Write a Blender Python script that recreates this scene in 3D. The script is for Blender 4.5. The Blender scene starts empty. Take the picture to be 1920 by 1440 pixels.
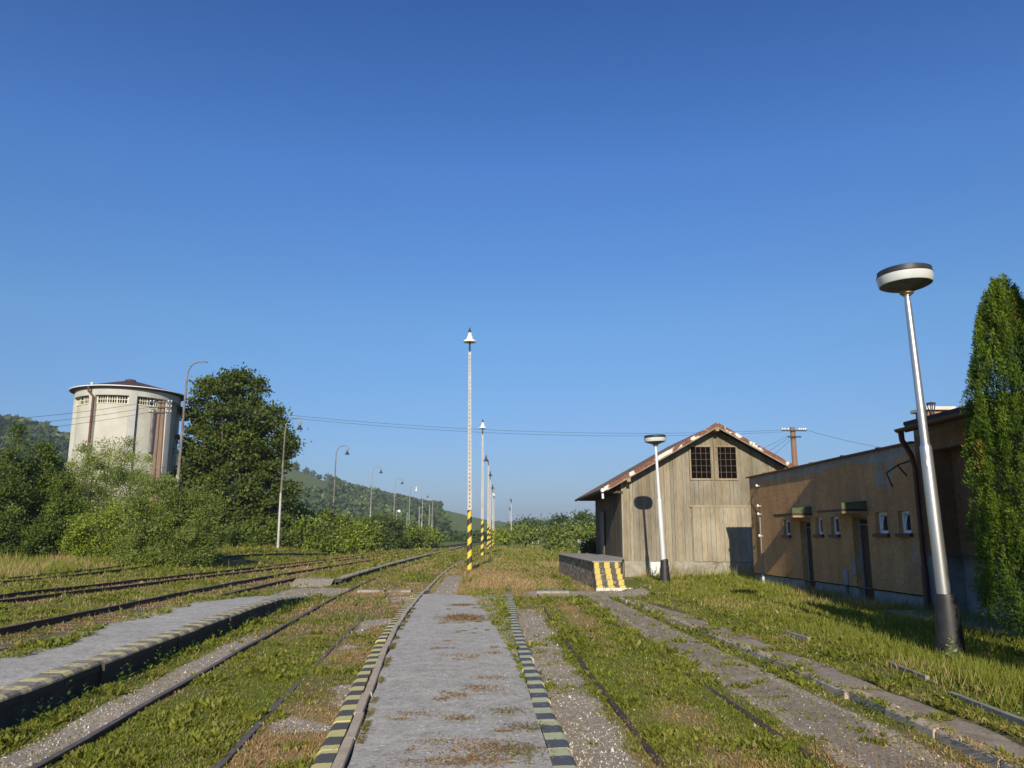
import bpy, math, random
import numpy as np
from mathutils import Vector
R = math.radians
# ------------------------------------------------------------------ camera, world, sun
scene = bpy.context.scene
col = scene.collection
F, PIT, YAW, H = 1500.0, math.atan(285/1500), -R(2.44), 1.9
cam_d = bpy.data.cameras.new("camera"); cam = bpy.data.objects.new("camera", cam_d); col.objects.link(cam)
cam_d.sensor_width = 36; cam_d.lens = F/1920*36; cam_d.clip_end = 20000; cam_d.clip_start = 0.05
cam.location = (0, 0, H); cam.rotation_euler = (math.pi/2+PIT, 0, YAW)
scene.camera = cam
SUNV = Vector((-0.10, -1.0, 0.447)).normalized()          # towards the sun
SUN_EL = math.asin(SUNV.z); SUN_AZ = math.atan2(SUNV.x, SUNV.y)
world = bpy.data.worlds.new("World"); scene.world = world; world.use_nodes = True
wn = world.node_tree; bg = wn.nodes['Background']
sky = wn.nodes.new('ShaderNodeTexSky'); sky.sky_type = 'NISHITA'; sky.sun_disc = False
sky.sun_elevation = SUN_EL; sky.sun_rotation = SUN_AZ
sky.altitude = 300; sky.air_density = 1.0; sky.dust_density = 0.25; sky.ozone_density = 4.5
hs = wn.nodes.new('ShaderNodeHueSaturation'); hs.inputs['Saturation'].default_value = 1.13; hs.inputs['Hue'].default_value = .507
wn.links.new(sky.outputs[0], hs.inputs['Color']); # the valley air dims and greys the lowest degrees of the sky
tcw = wn.nodes.new('ShaderNodeTexCoord'); spw = wn.nodes.new('ShaderNodeSeparateXYZ'); wn.links.new(tcw.outputs['Generated'], spw.inputs[0])
rw = wn.nodes.new('ShaderNodeValToRGB'); wn.links.new(spw.outputs[2], rw.inputs[0]); ew = rw.color_ramp.elements
for q in range(4): ew.new(.1+.1*q)
for q, (pz_, cc_) in enumerate(((0, (.40,.42,.53)), (.12, (.60,.64,.70)), (.25, (.79,.86,.82)), (.43, (.73,.89,1.0)), (.60, (.42,.68,.87)), (1, (.36,.62,.82)))): ew[q].position = pz_; ew[q].color = (*cc_, 1)
mw = wn.nodes.new('ShaderNodeMix'); mw.data_type = 'RGBA'; mw.blend_type = 'MULTIPLY'; mw.inputs[0].default_value = 1
wn.links.new(hs.outputs[0], mw.inputs[6]); wn.links.new(rw.outputs[0], mw.inputs[7]); wn.links.new(mw.outputs[2], bg.inputs[0]); bg.inputs[1].default_value = 0.13
sd = bpy.data.lights.new("sun", 'SUN'); sun = bpy.data.objects.new("sun", sd); col.objects.link(sun)
sd.energy = 5.0; sd.angle = R(0.5); sd.color = (1.0, 0.90, 0.72)
sun.rotation_euler = SUNV.to_track_quat('Z', 'Y').to_euler()
scene.view_settings.view_transform = 'Standard'; scene.view_settings.look = 'None'
scene.view_settings.gamma = 1; scene.view_settings.exposure = 0.2
HAZE = 0.00022
scene.cycles.max_bounces = 6; scene.cycles.transparent_max_bounces = 8
scene.cycles.volume_bounces = 0

# ------------------------------------------------------------------ survey helpers: sight line to a point at a known depth
def ray(px, py):
    x, y, z = px-960, 720-py, -F; a = math.pi/2+PIT
    y2 = y*math.cos(a)-z*math.sin(a); z2 = y*math.sin(a)+z*math.cos(a)
    return (x*math.cos(YAW)-y2*math.sin(YAW), x*math.sin(YAW)+y2*math.cos(YAW), z2)
def OY(px, py, y):
    v = ray(px, py); t = y/v[1]; return (v[0]*t, y, H+v[2]*t)

# ------------------------------------------------------------------ noise and curves
def vn(x, y, s, seed=0):
    x = np.asarray(x, float)/s+seed*17.31; y = np.asarray(y, float)/s+seed*9.77
    xi = np.floor(x).astype(np.int64); yi = np.floor(y).astype(np.int64); fx = x-xi; fy = y-yi
    fx = fx*fx*(3-2*fx); fy = fy*fy*(3-2*fy)
    def h(a, b):
        n = (a*374761393+b*668265263+seed*144665) & 0x7fffffff
        n = ((n ^ (n >> 13))*1274126177) & 0x7fffffff
        return ((n ^ (n >> 16)) & 0xffff)/65535.0
    return (h(xi, yi)*(1-fx)+h(xi+1, yi)*fx)*(1-fy)+(h(xi, yi+1)*(1-fx)+h(xi+1, yi+1)*fx)*fy
def fn(x, y, s, seed=0):
    return (vn(x, y, s, seed)*.55+vn(x, y, s/2.1, seed+1)*.3+vn(x, y, s/4.3, seed+2)*.15)
def ss(a, b, x): t = np.clip((np.asarray(x, float)-a)/(b-a), 0, 1); return t*t*(3-2*t)
class Curve:
    def __init__(s, pts):
        p = sorted(pts); s.y = np.array([q[0] for q in p], float); s.x = np.array([q[1] for q in p], float)
        yy = np.arange(s.y[0], s.y[-1]+.5, 1.0); xx = np.interp(yy, s.y, s.x)
        for _ in range(3): 
            k = np.pad(xx, 2, mode='reflect', reflect_type='odd'); xx = (k[:-4]+k[1:-3]+k[2:-2]+k[3:-1]+k[4:])/5
        s.y, s.x = yy, xx
    def __call__(s, y): return np.interp(y, s.y, s.x)
PL = Curve([(-6,-.9),(0,-1.0),(6.4,-1.22),(11.2,-1.55),(15,-1.75),(20,-1.86),(27,-1.9),(35,-1.9),(43,-1.85),(54,-1.5),(66,-1.05)])
PR = Curve([(-6,.8),(6.4,.78),(12.6,.80),(17.3,.87),(23.3,1.02),(32,1.3),(40,1.6)])
A1 = Curve([(-6,-3.2),(6.85,-3.54),(8.6,-3.66),(12,-3.84),(15.5,-3.97),(18.4,-4.08),(25.7,-4.4),(37,-4.6),(45,-4.55),(52,-4.4),(74,-3.7),(135,-1.4),(260,4.5)])
P2 = Curve([(-6,-4.3),(8.5,-4.67),(10.5,-4.79),(13,-4.89),(17,-4.98),(20,-5.04),(26,-5.1),(32.5,-5.3),(37,-5.38),(52,-5.15),(74,-4.5),(135,-2.2),(160,-1.1)])
P2L = Curve([(-6,-5.9),(11.6,-6.5),(14.2,-6.85),(17.4,-7.0),(22.6,-7.12),(32,-7.2),(42,-7.0),(57,-6.3),(83,-4.7),(135,-2.8),(160,-1.7)])
BC = Curve([(-10,-8.0),(14,-8.4),(20,-8.5),(30,-8.75),(40,-8.5),(57,-7.5),(83,-5.9),(120,-4.2),(156,-2.9),(260,1.5)])
CC = Curve([(-10,-17.5),(24,-14.1),(31,-13.5),(42,-12.5),(61,-11.1),(83,-9.7),(119,-6.9),(182,-3.4),(260,1.0)])
DC = Curve([(-10,-25),(33,-19.6),(41,-18.9),(47,-18.2),(64,-16.0),(79,-14.5),(105,-11.5),(150,-6.5)])
EC = Curve([(-6,2.2),(7,2.24),(13,2.26),(22,2.45),(32,2.9),(45,3.6)])
SR = Curve([(-6,.6),(6.4,.6),(11.6,.66),(12.3,.3),(14,.5),(16.5,.35),(18.5,.22),(20.5,.1),(22.4,0),(25.2,-.5),(40,-.6)])

def terrain(x, y):
    x = np.asarray(x, float); y = np.asarray(y, float)
    z = .85*ss(-13, -19, x)*ss(35, 66, y)+.14*ss(5.0, 6.0, x)*ss(60, 40, y)
    z = z+.15*ss(20, 60, y)*ss(-2.5, -.5, x)*ss(4.5, 3, x)
    d = np.maximum(y, 1); u = x/d; px = 895+u*1500
    fade = ss(70, 30, np.abs(x))
    z = z+(fn(x, y, 1.1, 3)-.5)*.05*ss(400, 60, y)*fade
    # hills seen behind the station
    left = np.interp(px, [-900, -300, 0, 80, 145, 260, 380, 520, 700], [330, 300, 225, 208, 180, 130, 85, 55, 0])
    left = np.maximum(left-24, 0)
    z = z+left/1500*750*ss(420, 800, y)*ss(2400, 1500, y)
    mid = np.interp(px, [300, 420, 500, 560, 600, 650, 700, 760, 800, 850, 900, 960, 1010, 1040], [115, 112, 106, 101, 94, 88, 78, 65, 56, 42, 32, 22, 8, 0])
    mid = np.maximum(mid-np.interp(px, [620, 650, 800, 840], [-3, 10, 10, -1]), 0)
    z = z+mid/1500*1150*ss(420, 1150, y)*ss(3400, 1700, y)*ss(250, 420, px)
    far = np.interp(px, [880, 960, 1040, 1110, 1250, 1500, 2500], [10, 12, 18, 20, 24, 30, 40])
    z = z+(far+vn(px, 0*px, 60, 5)*4-2)/1500*3300*ss(1700, 3300, y)
    return z
def tz(x, y): return float(terrain(x, y))

# ------------------------------------------------------------------ materials
def newmat(name):
    m = bpy.data.materials.new(name); m.use_nodes = True; nt = m.node_tree
    return m, nt, nt.nodes['Principled BSDF'], nt.nodes['Material Output']
def ramp(nt, src, stops):
    r = nt.nodes.new('ShaderNodeValToRGB'); e = r.color_ramp.elements
    while len(e) < len(stops): e.new(.5)
    for i, (p, c) in enumerate(stops): e[i].position = p; e[i].color = (*c, 1) if len(c) == 3 else c
    nt.links.new(src, r.inputs[0]); return r.outputs[0]
def noise(nt, scale, detail=5, vec=None, rough=.6, stretch=None):
    n = nt.nodes.new('ShaderNodeTexNoise'); n.inputs['Scale'].default_value = scale
    n.inputs['Detail'].default_value = detail; n.inputs['Roughness'].default_value = rough
    if vec is None:
        tc = nt.nodes.new('ShaderNodeTexCoord'); vec = tc.outputs['Object']
    if stretch:
        mp = nt.nodes.new('ShaderNodeMapping'); mp.inputs['Scale'].default_value = stretch
        nt.links.new(vec, mp.inputs[0]); vec = mp.outputs[0]
    nt.links.new(vec, n.inputs['Vector']); return n.outputs[0]
def mix(nt, fac, a, b, mode='MIX'):
    m = nt.nodes.new('ShaderNodeMix'); m.data_type = 'RGBA'; m.blend_type = mode
    for sock, v in ((m.inputs[0], fac), (m.inputs[6], a), (m.inputs[7], b)):
        if hasattr(v, 'is_linked'): nt.links.new(v, sock)
        elif isinstance(v, (int, float)): sock.default_value = v
        else: sock.default_value = (*v, 1)
    return m.outputs[2]
def math_(nt, op, a, b=0.0, c=0.0):
    m = nt.nodes.new('ShaderNodeMath'); m.operation = op
    for i, v in enumerate((a, b, c)):
        if hasattr(v, 'is_linked'): nt.links.new(v, m.inputs[i])
        else: m.inputs[i].default_value = v
    return m.outputs[0]
def bump(nt, bs, h, strength=.4, dist=.02):
    b = nt.nodes.new('ShaderNodeBump'); b.inputs['Strength'].default_value = strength; b.inputs['Distance'].default_value = dist
    nt.links.new(h, b.inputs['Height']); nt.links.new(b.outputs[0], bs.inputs['Normal'])
def M(name, c1, c2=None, scale=3, rough=.8, metal=0, bmp=0, bscale=None, stretch=None, bdist=.004, p=(.35, .65), third=None):
    m, nt, bs, out = newmat(name); bs.inputs['Roughness'].default_value = rough; bs.inputs['Metallic'].default_value = metal
    if c2 is None: bs.inputs['Base Color'].default_value = (*c1, 1)
    else:
        c = ramp(nt, noise(nt, scale, stretch=stretch), [(p[0], c1), (p[1], c2)])
        if third:
            f = ramp(nt, noise(nt, third[1], 6, rough=.7), [(third[2], (0,)*3), (third[2]+.05, (1,)*3)])
            c = mix(nt, f, c, third[0])
        nt.links.new(c, bs.inputs['Base Color'])
    if bmp: bump(nt, bs, noise(nt, bscale or scale*6, 4), bmp, bdist)
    return m
def leafmat(name, trans=.3):
    m, nt, bs, out = newmat(name)
    a = nt.nodes.new('ShaderNodeAttribute'); a.attribute_name = 'Col'
    nt.links.new(a.outputs[0], bs.inputs['Base Color']); bs.inputs['Roughness'].default_value = .55
    bs.inputs['Specular IOR Level'].default_value = .3
    t = nt.nodes.new('ShaderNodeBsdfTranslucent'); nt.links.new(a.outputs[0], t.inputs[0])
    s = nt.nodes.new('ShaderNodeMixShader'); s.inputs[0].default_value = trans
    nt.links.new(bs.outputs[0], s.inputs[1]); nt.links.new(t.outputs[0], s.inputs[2]); nt.links.new(s.outputs[0], out.inputs[0])
    return m
MT = {}
MT['leaf'] = leafmat('leaf'); MT['grass'] = leafmat('grass_blade', .42)
MT['bark'] = M('bark', (.09,.07,.05), (.17,.14,.11), 6, .9, bmp=.6, stretch=(1,1,.2))
MT['rail_side'] = M('rail_rust', (.045,.028,.02), (.10,.055,.035), 8, .75, bmp=.3)
MT['rail_top'] = M('rail_top_worn', (.09,.08,.075), (.16,.14,.13), 10, .85, metal=0)
MT['rail_dark'] = M('rail_top_brown', (.06,.04,.03), (.13,.10,.06), 9, .7)
MT['concrete'] = M('concrete', (.25,.225,.185), (.37,.34,.285), 3, .9, bmp=.6, bscale=40, third=((.19,.16,.12), 1.6, .56))
MT['kerb_c'] = M('kerb_concrete', (.40,.32,.225), (.52,.43,.315), 5, .9, bmp=.5, bscale=50, third=((.17,.15,.10), 14, .62))
MT['face'] = M('platform_face', (.04,.037,.033), (.085,.078,.068), 3, .95, bmp=.5, bscale=40)  # near-black: the shade on the platform face is put into its colour
MT['black_iron'] = M('black_cast_iron', (.012,.012,.013), (.03,.03,.033), 5, .55, bmp=.2, bscale=30)
MT['alu'] = M('brushed_aluminium', (.50,.50,.50), (.66,.66,.66), 4, .38, metal=.85, stretch=(1,1,.2), bmp=.05)
MT['alu2'] = M('silver_paint', (.62,.63,.64), (.74,.75,.76), 4, .5, metal=.2, stretch=(1,1,.2))
MT['white'] = M('white_enamel', (.72,.73,.72), (.8,.8,.78), 6, .4)
MT['diffuser'] = M('opal_diffuser', (.62,.64,.64), (.72,.74,.73), 3, .35)
MT['disc_under'] = M('lamp_underside', (.10,.095,.08), (.17,.16,.13), 5, .7)
MT['brass'] = M('brass_collar', (.45,.33,.15), (.3,.2,.1), 9, .5, metal=.6)
MT['dark_metal'] = M('dark_metal', (.02,.022,.025), (.045,.045,.05), 7, .5)
MT['steel_grey'] = M('grey_steel', (.22,.22,.22), (.36,.36,.35), 3, .6, metal=.2, stretch=(1,1,.3))
MT['rusty_steel'] = M('rusty_steel', (.12,.10,.09), (.27,.24,.22), 4, .8, stretch=(1,1,.4), third=((.16,.07,.035), 6, .58))
MT['pole_c'] = M('pole_concrete', (.40,.385,.36), (.54,.52,.49), 3, .9, stretch=(1,1,.5), third=((.3,.26,.21), 5, .66))
MT['pocket'] = M('pole_pocket', (.05,.04,.032), (.09,.07,.055), 5, .95)
MT['wood_pole'] = M('weathered_pole', (.17,.10,.065), (.30,.19,.13), 4, .9, bmp=.5, stretch=(6,6,.4))
MT['glass'] = M('window_glass', (.03,.04,.05), None, 1, .08)
MT['frame_white'] = M('white_frame', (.72,.76,.78), (.82,.84,.84), 5, .5)
MT['door'] = M('brown_door', (.045,.02,.015), (.07,.032,.022), 5, .55)
MT['rust_red'] = M('rust_red_sheet', (.11,.035,.02), (.20,.075,.04), 5, .7)
MT['brown_gutter'] = M('brown_gutter', (.07,.025,.018), (.10,.038,.028), 4, .5)
MT['plinth'] = M('grey_plinth', (.20,.21,.21), (.29,.30,.29), 3, .95, bmp=.6, bscale=40)
MT['moss_green'] = M('green_sheet', (.06,.08,.035), (.11,.135,.06), 7, .8)
MT['wire'] = M('wire', (.05,.05,.05), None, 1, .5)
MT['brick'] = M('chimney_render', (.40,.20,.13), (.50,.31,.22), 5, .9, third=((.6,.55,.48), 4, .5))
MT['cap'] = M('chimney_cap', (.6,.57,.5), (.72,.68,.6), 6, .9)
MT['roof_dark'] = M('dark_roofing', (.035,.02,.016), (.065,.035,.028), 3, .8); MT['roof_tile'] = M('old_brown_roofing', (.13,.075,.05), (.24,.15,.10), 2, .95, bmp=.4)

def coord_sep(nt, which='Object'):
    tc = nt.nodes.new('ShaderNodeTexCoord'); s = nt.nodes.new('ShaderNodeSeparateXYZ'); nt.links.new(tc.outputs[which], s.inputs[0])
    return tc.outputs[which], s.outputs
# striped edge paint (period along Y, worn)
def stripe_mat(name, period, yel, blk, base, wear, axis=1, duty=.48, side=None):
    m, nt, bs, out = newmat(name); v, s = coord_sep(nt)
    wob = math_(nt, 'MULTIPLY', math_(nt, 'SUBTRACT', noise(nt, 9, 3), .5), .06)
    f = math_(nt, 'FRACT', math_(nt, 'DIVIDE', math_(nt, 'ADD', s[axis], wob), period))
    k = math_(nt, 'LESS_THAN', f, duty)
    c = mix(nt, k, blk, yel)
    c = mix(nt, noise(nt, 25, 4), c, mix(nt, .35, c, base))
    w = ramp(nt, noise(nt, 11, 8, rough=.75), [(wear, (0,)*3), (wear+.04, (1,)*3)])
    c = mix(nt, w, c, base)
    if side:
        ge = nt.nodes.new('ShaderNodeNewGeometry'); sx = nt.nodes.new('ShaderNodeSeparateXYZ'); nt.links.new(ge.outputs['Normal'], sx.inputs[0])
        c = mix(nt, math_(nt, 'GREATER_THAN', sx.outputs[2], .35), side, c)  # slab sides get a dark tone, their shade put into the colour
    nt.links.new(c, bs.inputs['Base Color']); bs.inputs['Roughness'].default_value = .85
    bump(nt, bs, noise(nt, 70, 4), .5, .003); return m
MT['stripe_a'] = stripe_mat('edge_paint_left', .53, (.68,.60,.22), (.065,.06,.058), (.22,.2,.16), .62)
MT['stripe_b'] = stripe_mat('edge_paint_right', .52, (.52,.53,.30), (.05,.057,.08), (.28,.27,.24), .58)
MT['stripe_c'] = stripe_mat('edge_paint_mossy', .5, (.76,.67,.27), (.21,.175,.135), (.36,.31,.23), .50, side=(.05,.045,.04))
MT['stripe_d'] = stripe_mat('edge_paint_faint', .9, (.48,.42,.18), (.13,.11,.08), (.2,.17,.12), .52)
# helical warning bands on the poles
def helix_mat():
    m, nt, bs, out = newmat('pole_warning_bands'); v, s = coord_sep(nt)
    f = math_(nt, 'FRACT', math_(nt, 'DIVIDE', math_(nt, 'SUBTRACT', s[2], math_(nt, 'MULTIPLY', s[0], .9)), .7))
    c = mix(nt, math_(nt, 'LESS_THAN', f, .5), (.02,.02,.022), (.74,.56,.05))
    c = mix(nt, math_(nt, 'MULTIPLY', noise(nt, 12), .25), c, (.2,.15,.08))
    nt.links.new(c, bs.inputs['Base Color']); bs.inputs['Roughness'].default_value = .6; return m
MT['helix'] = helix_mat()
# platform surface: fine grey grit
def grit_mat(name, c1, c2, c3, light=.75):
    m, nt, bs, out = newmat(name)
    c = ramp(nt, noise(nt, 1.3, 6), [(.3, c1), (.7, c2)])
    c = mix(nt, ramp(nt, noise(nt, 90, 3), [(.35, (0,)*3), (.65, (1,)*3)]), mix(nt, .35, c, (.1,.1,.1)), c)
    c = mix(nt, 1, c, ramp(nt, noise(nt, 24, 5, rough=.75), [(.3, (.5,)*3), (.5, (1,)*3), (.7, (1.3,)*3)]), 'MULTIPLY')
    c = mix(nt, 1, c, ramp(nt, noise(nt, 5, 6, rough=.7), [(.32, (.70,.69,.66)), (.5, (.96,)*3), (.68, (1.12,)*3)]), 'MULTIPLY')
    vo = nt.nodes.new('ShaderNodeTexVoronoi'); vo.inputs['Scale'].default_value = 14
    tc = nt.nodes.new('ShaderNodeTexCoord'); nt.links.new(tc.outputs['Object'], vo.inputs['Vector'])
    sp = math_(nt, 'LESS_THAN', vo.outputs['Distance'], .2)
    rnd = math_(nt, 'GREATER_THAN', noise(nt, 9, 2), .53)
    c = mix(nt, math_(nt, 'MULTIPLY', sp, rnd), c, (light,)*3)
    st = ramp(nt, noise(nt, 2.2, 8, rough=.7), [(.58, (0,)*3), (.72, (1,)*3)])
    c = mix(nt, math_(nt, 'MULTIPLY', st, .7), c, c3)
    nt.links.new(c, bs.inputs['Base Color']); bs.inputs['Roughness'].default_value = .9
    bump(nt, bs, noise(nt, 60, 6, rough=.75), 1, .006); return m
MT['grit'] = grit_mat('platform_grit', (.50,.465,.395), (.60,.56,.48), (.40,.335,.25))
MT['asphalt'] = grit_mat('old_asphalt', (.33,.265,.195), (.42,.345,.26), (.24,.17,.11), .5)
MT['pathdirt'] = grit_mat('trodden_path_grit', (.30,.235,.165), (.40,.32,.235), (.25,.17,.10), .7)
# station ground, coloured by a zone attribute (gravel / green / dry)
def ground_mat():
    m, nt, bs, out = newmat('station_ground')
    a = nt.nodes.new('ShaderNodeAttribute'); a.attribute_name = 'Col'
    s = nt.nodes.new('ShaderNodeSeparateColor'); nt.links.new(a.outputs[0], s.inputs[0])
    n1 = noise(nt, 1.2, 8, rough=.7); n2 = noise(nt, 14, 6, rough=.7); n3 = noise(nt, 55, 4)
    soil = ramp(nt, n2, [(.3, (.15,.11,.06)), (.7, (.28,.20,.12))])
    green = ramp(nt, n3, [(.3, (.09,.12,.025)), (.7, (.20,.235,.06))])
    dry = ramp(nt, n2, [(.3, (.24,.17,.08)), (.7, (.40,.30,.15))])
    vo = nt.nodes.new('ShaderNodeTexVoronoi'); vo.inputs['Scale'].default_value = 30
    tc = nt.nodes.new('ShaderNodeTexCoord'); nt.links.new(tc.outputs['Object'], vo.inputs['Vector'])
    sc = nt.nodes.new('ShaderNodeSeparateColor'); nt.links.new(vo.outputs['Color'], sc.inputs[0])
    stone = ramp(nt, sc.outputs[0], [(.0, (.33,.27,.20)), (.5, (.48,.41,.31)), (.85, (.60,.53,.42)), (1, (.80,.74,.62))])
    stone = mix(nt, ramp(nt, vo.outputs['Distance'], [(.3, (0,)*3), (.6, (1,)*3)]), stone, (.33,.27,.20))
    def th(ch, n, w=.25):
        x = math_(nt, 'ADD', ch, math_(nt, 'MULTIPLY', math_(nt, 'SUBTRACT', n, .5), 1.1))
        return ramp(nt, x, [(.5-w/2, (0,)*3), (.5+w/2, (1,)*3)])
    c = mix(nt, th(s.outputs[2], n1), soil, dry)
    c = mix(nt, th(s.outputs[1], n2, .4), c, green)
    c = mix(nt, th(s.outputs[0], n2, .2), c, stone)
    nt.links.new(c, bs.inputs['Base Color']); bs.inputs['Roughness'].default_value = .95
    bs.inputs['Specular IOR Level'].default_value = .1
    bump(nt, bs, n3, .9, .012); return m
MT['ground'] = ground_mat()
# shed boards: colour per board in Col, streaked along the grain
def board_mat(name, k=1.0):
    m, nt, bs, out = newmat(name)
    a = nt.nodes.new('ShaderNodeAttribute'); a.attribute_name = 'Col'
    g = ramp(nt, noise(nt, 10, 6, stretch=(5, 5, .35), rough=.7), [(.3, (.62,)*3), (.7, (1.15,)*3)])
    c = mix(nt, 1, a.outputs[0], g, 'MULTIPLY')
    st = ramp(nt, noise(nt, .55, 5, stretch=(1.6, 1.6, .6)), [(.42, (.62,.57,.5)), (.6, (1,1,1))])
    c = mix(nt, .8, c, mix(nt, 1, c, st, 'MULTIPLY'))
    nt.links.new(c, bs.inputs['Base Color']); bs.inputs['Roughness'].default_value = .85
    bump(nt, bs, noise(nt, 18, 5, stretch=(6, 6, .3)), .5, .004); return m
MT['board'] = board_mat('weathered_boards')
# verge sheet with peeling paint
def peel_mat():
    m, nt, bs, out = newmat('peeling_verge_sheet')
    f = ramp(nt, noise(nt, 1.7, 6, rough=.65), [(.535, (0,)*3), (.56, (1,)*3)])
    rust = ramp(nt, noise(nt, 12, 5), [(.35, (.10,.03,.02)), (.7, (.26,.10,.05))])
    nt.links.new(mix(nt, f, rust, (.66,.62,.55)), bs.inputs['Base Color']); bs.inputs['Roughness'].default_value = .7; return m
MT['peel'] = peel_mat()
MT['fascia'] = M('pale_bargeboard', (.22,.18,.12), (.32,.27,.19), 5, .85)
MT['soffit'] = M('dark_soffit_boards', (.05,.04,.03), (.09,.07,.05), 5, .9)
MT['purlin'] = M('purlin_wood', (.3,.2,.11), (.4,.28,.16), 5, .85)
# ochre roughcast with grey repair patches
def roughcast(name, c1, c2, patch, amount):
    m, nt, bs, out = newmat(name); v, s = coord_sep(nt)
    c = ramp(nt, noise(nt, .9, 6), [(.3, c1), (.7, c2)])
    band = math_(nt, 'MULTIPLY', math_(nt, 'SUBTRACT', s[2], 3.85), 1.1)
    x = math_(nt, 'ADD', math_(nt, 'MAXIMUM', band, -.1), noise(nt, .6, 6, rough=.6))
    f = ramp(nt, x, [(amount, (0,)*3), (amount+.03, (1,)*3)])
    c = mix(nt, math_(nt, 'MULTIPLY', f, .8), c, patch)
    c = mix(nt, 1, c, ramp(nt, noise(nt, 14, 4, rough=.7), [(.3, (.72,)*3), (.65, (1.12,)*3)]), 'MULTIPLY')
    st = ramp(nt, noise(nt, 2.2, 6, stretch=(1, 1, .25)), [(.35, (.62,.55,.5)), (.6, (1.05,1.03,1)), (.75, (1.2,1.2,1.2))])
    c = mix(nt, .45, c, mix(nt, 1, c, st, 'MULTIPLY'))
    nt.links.new(c, bs.inputs['Base Color']); bs.inputs['Roughness'].default_value = .95
    bump(nt, bs, noise(nt, 15, 5, rough=.6), 1.0, .06); return m
MT['ochre'] = roughcast('ochre_roughcast', (.50,.27,.11), (.64,.38,.17), (.34,.37,.35), .548)
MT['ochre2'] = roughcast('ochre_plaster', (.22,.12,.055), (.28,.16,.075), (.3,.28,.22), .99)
def stone_mat():
    m, nt, bs, out = newmat('rubble_masonry')
    vo = nt.nodes.new('ShaderNodeTexVoronoi'); vo.inputs['Scale'].default_value = 6.5
    tc = nt.nodes.new('ShaderNodeTexCoord'); mp = nt.nodes.new('ShaderNodeMapping'); mp.inputs['Scale'].default_value = (1, 1.5, .7)
    nt.links.new(tc.outputs['Object'], mp.inputs[0]); nt.links.new(mp.outputs[0], vo.inputs['Vector'])
    s = nt.nodes.new('ShaderNodeSeparateColor'); nt.links.new(vo.outputs['Color'], s.inputs[0])
    c = ramp(nt, s.outputs[0], [(0, (.26,.19,.12)), (.5, (.50,.38,.25)), (1, (.80,.68,.50))])
    c = mix(nt, ramp(nt, vo.outputs['Distance'], [(.38, (0,)*3), (.62, (1,)*3)]), c, (.10,.08,.06))
    nt.links.new(c, bs.inputs['Base Color']); bs.inputs['Roughness'].default_value = .95
    bump(nt, bs, math_(nt, 'SUBTRACT', 1, vo.outputs['Distance']), 1, .07); return m
MT['rubble'] = stone_mat()
def checker_mat():
    m, nt, bs, out = newmat('yellow_black_step_paint'); v, s = coord_sep(nt)
    a = math_(nt, 'FLOOR', math_(nt, 'DIVIDE', math_(nt, 'SUBTRACT', s[0], 4.27), .2))
    k = math_(nt, 'ABSOLUTE', math_(nt, 'MODULO', a, 2))
    c = mix(nt, k, (.60,.46,.09), (.05,.048,.046))
    c = mix(nt, math_(nt, 'MULTIPLY', noise(nt, 6, 5), .22), c, (.45,.36,.2))
    w = ramp(nt, noise(nt, 7, 8, rough=.75), [(.55, (0,)*3), (.58, (1,)*3)])
    c = mix(nt, w, c, (.34,.3,.25)); nt.links.new(c, bs.inputs['Base Color']); bs.inputs['Roughness'].default_value = .85
    bump(nt, bs, noise(nt, 30, 5), .6, .006); return m
MT['steps'] = checker_mat()
MT['tower'] = M('cream_render', (.445,.425,.365), (.535,.515,.45), .6, .9, bmp=.2, bscale=20, third=((.46,.42,.33), 2.5, .62))
MT['tower_rib'] = M('pale_grey_render', (.42,.415,.39), (.50,.495,.465), .9, .9)
MT['tower_roof'] = M('brown_roof_sheet', (.055,.028,.022), (.10,.05,.04), 2, .7)
MT['muntin'] = M('cream_muntin', (.6,.56,.42), (.7,.65,.5), 4, .7)
MT['hole'] = M('dark_interior', (.008,.006,.005), None, 1, 1.0); MT['hole'].node_tree.nodes['Principled BSDF'].inputs['Specular IOR Level'].default_value = 0

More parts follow.
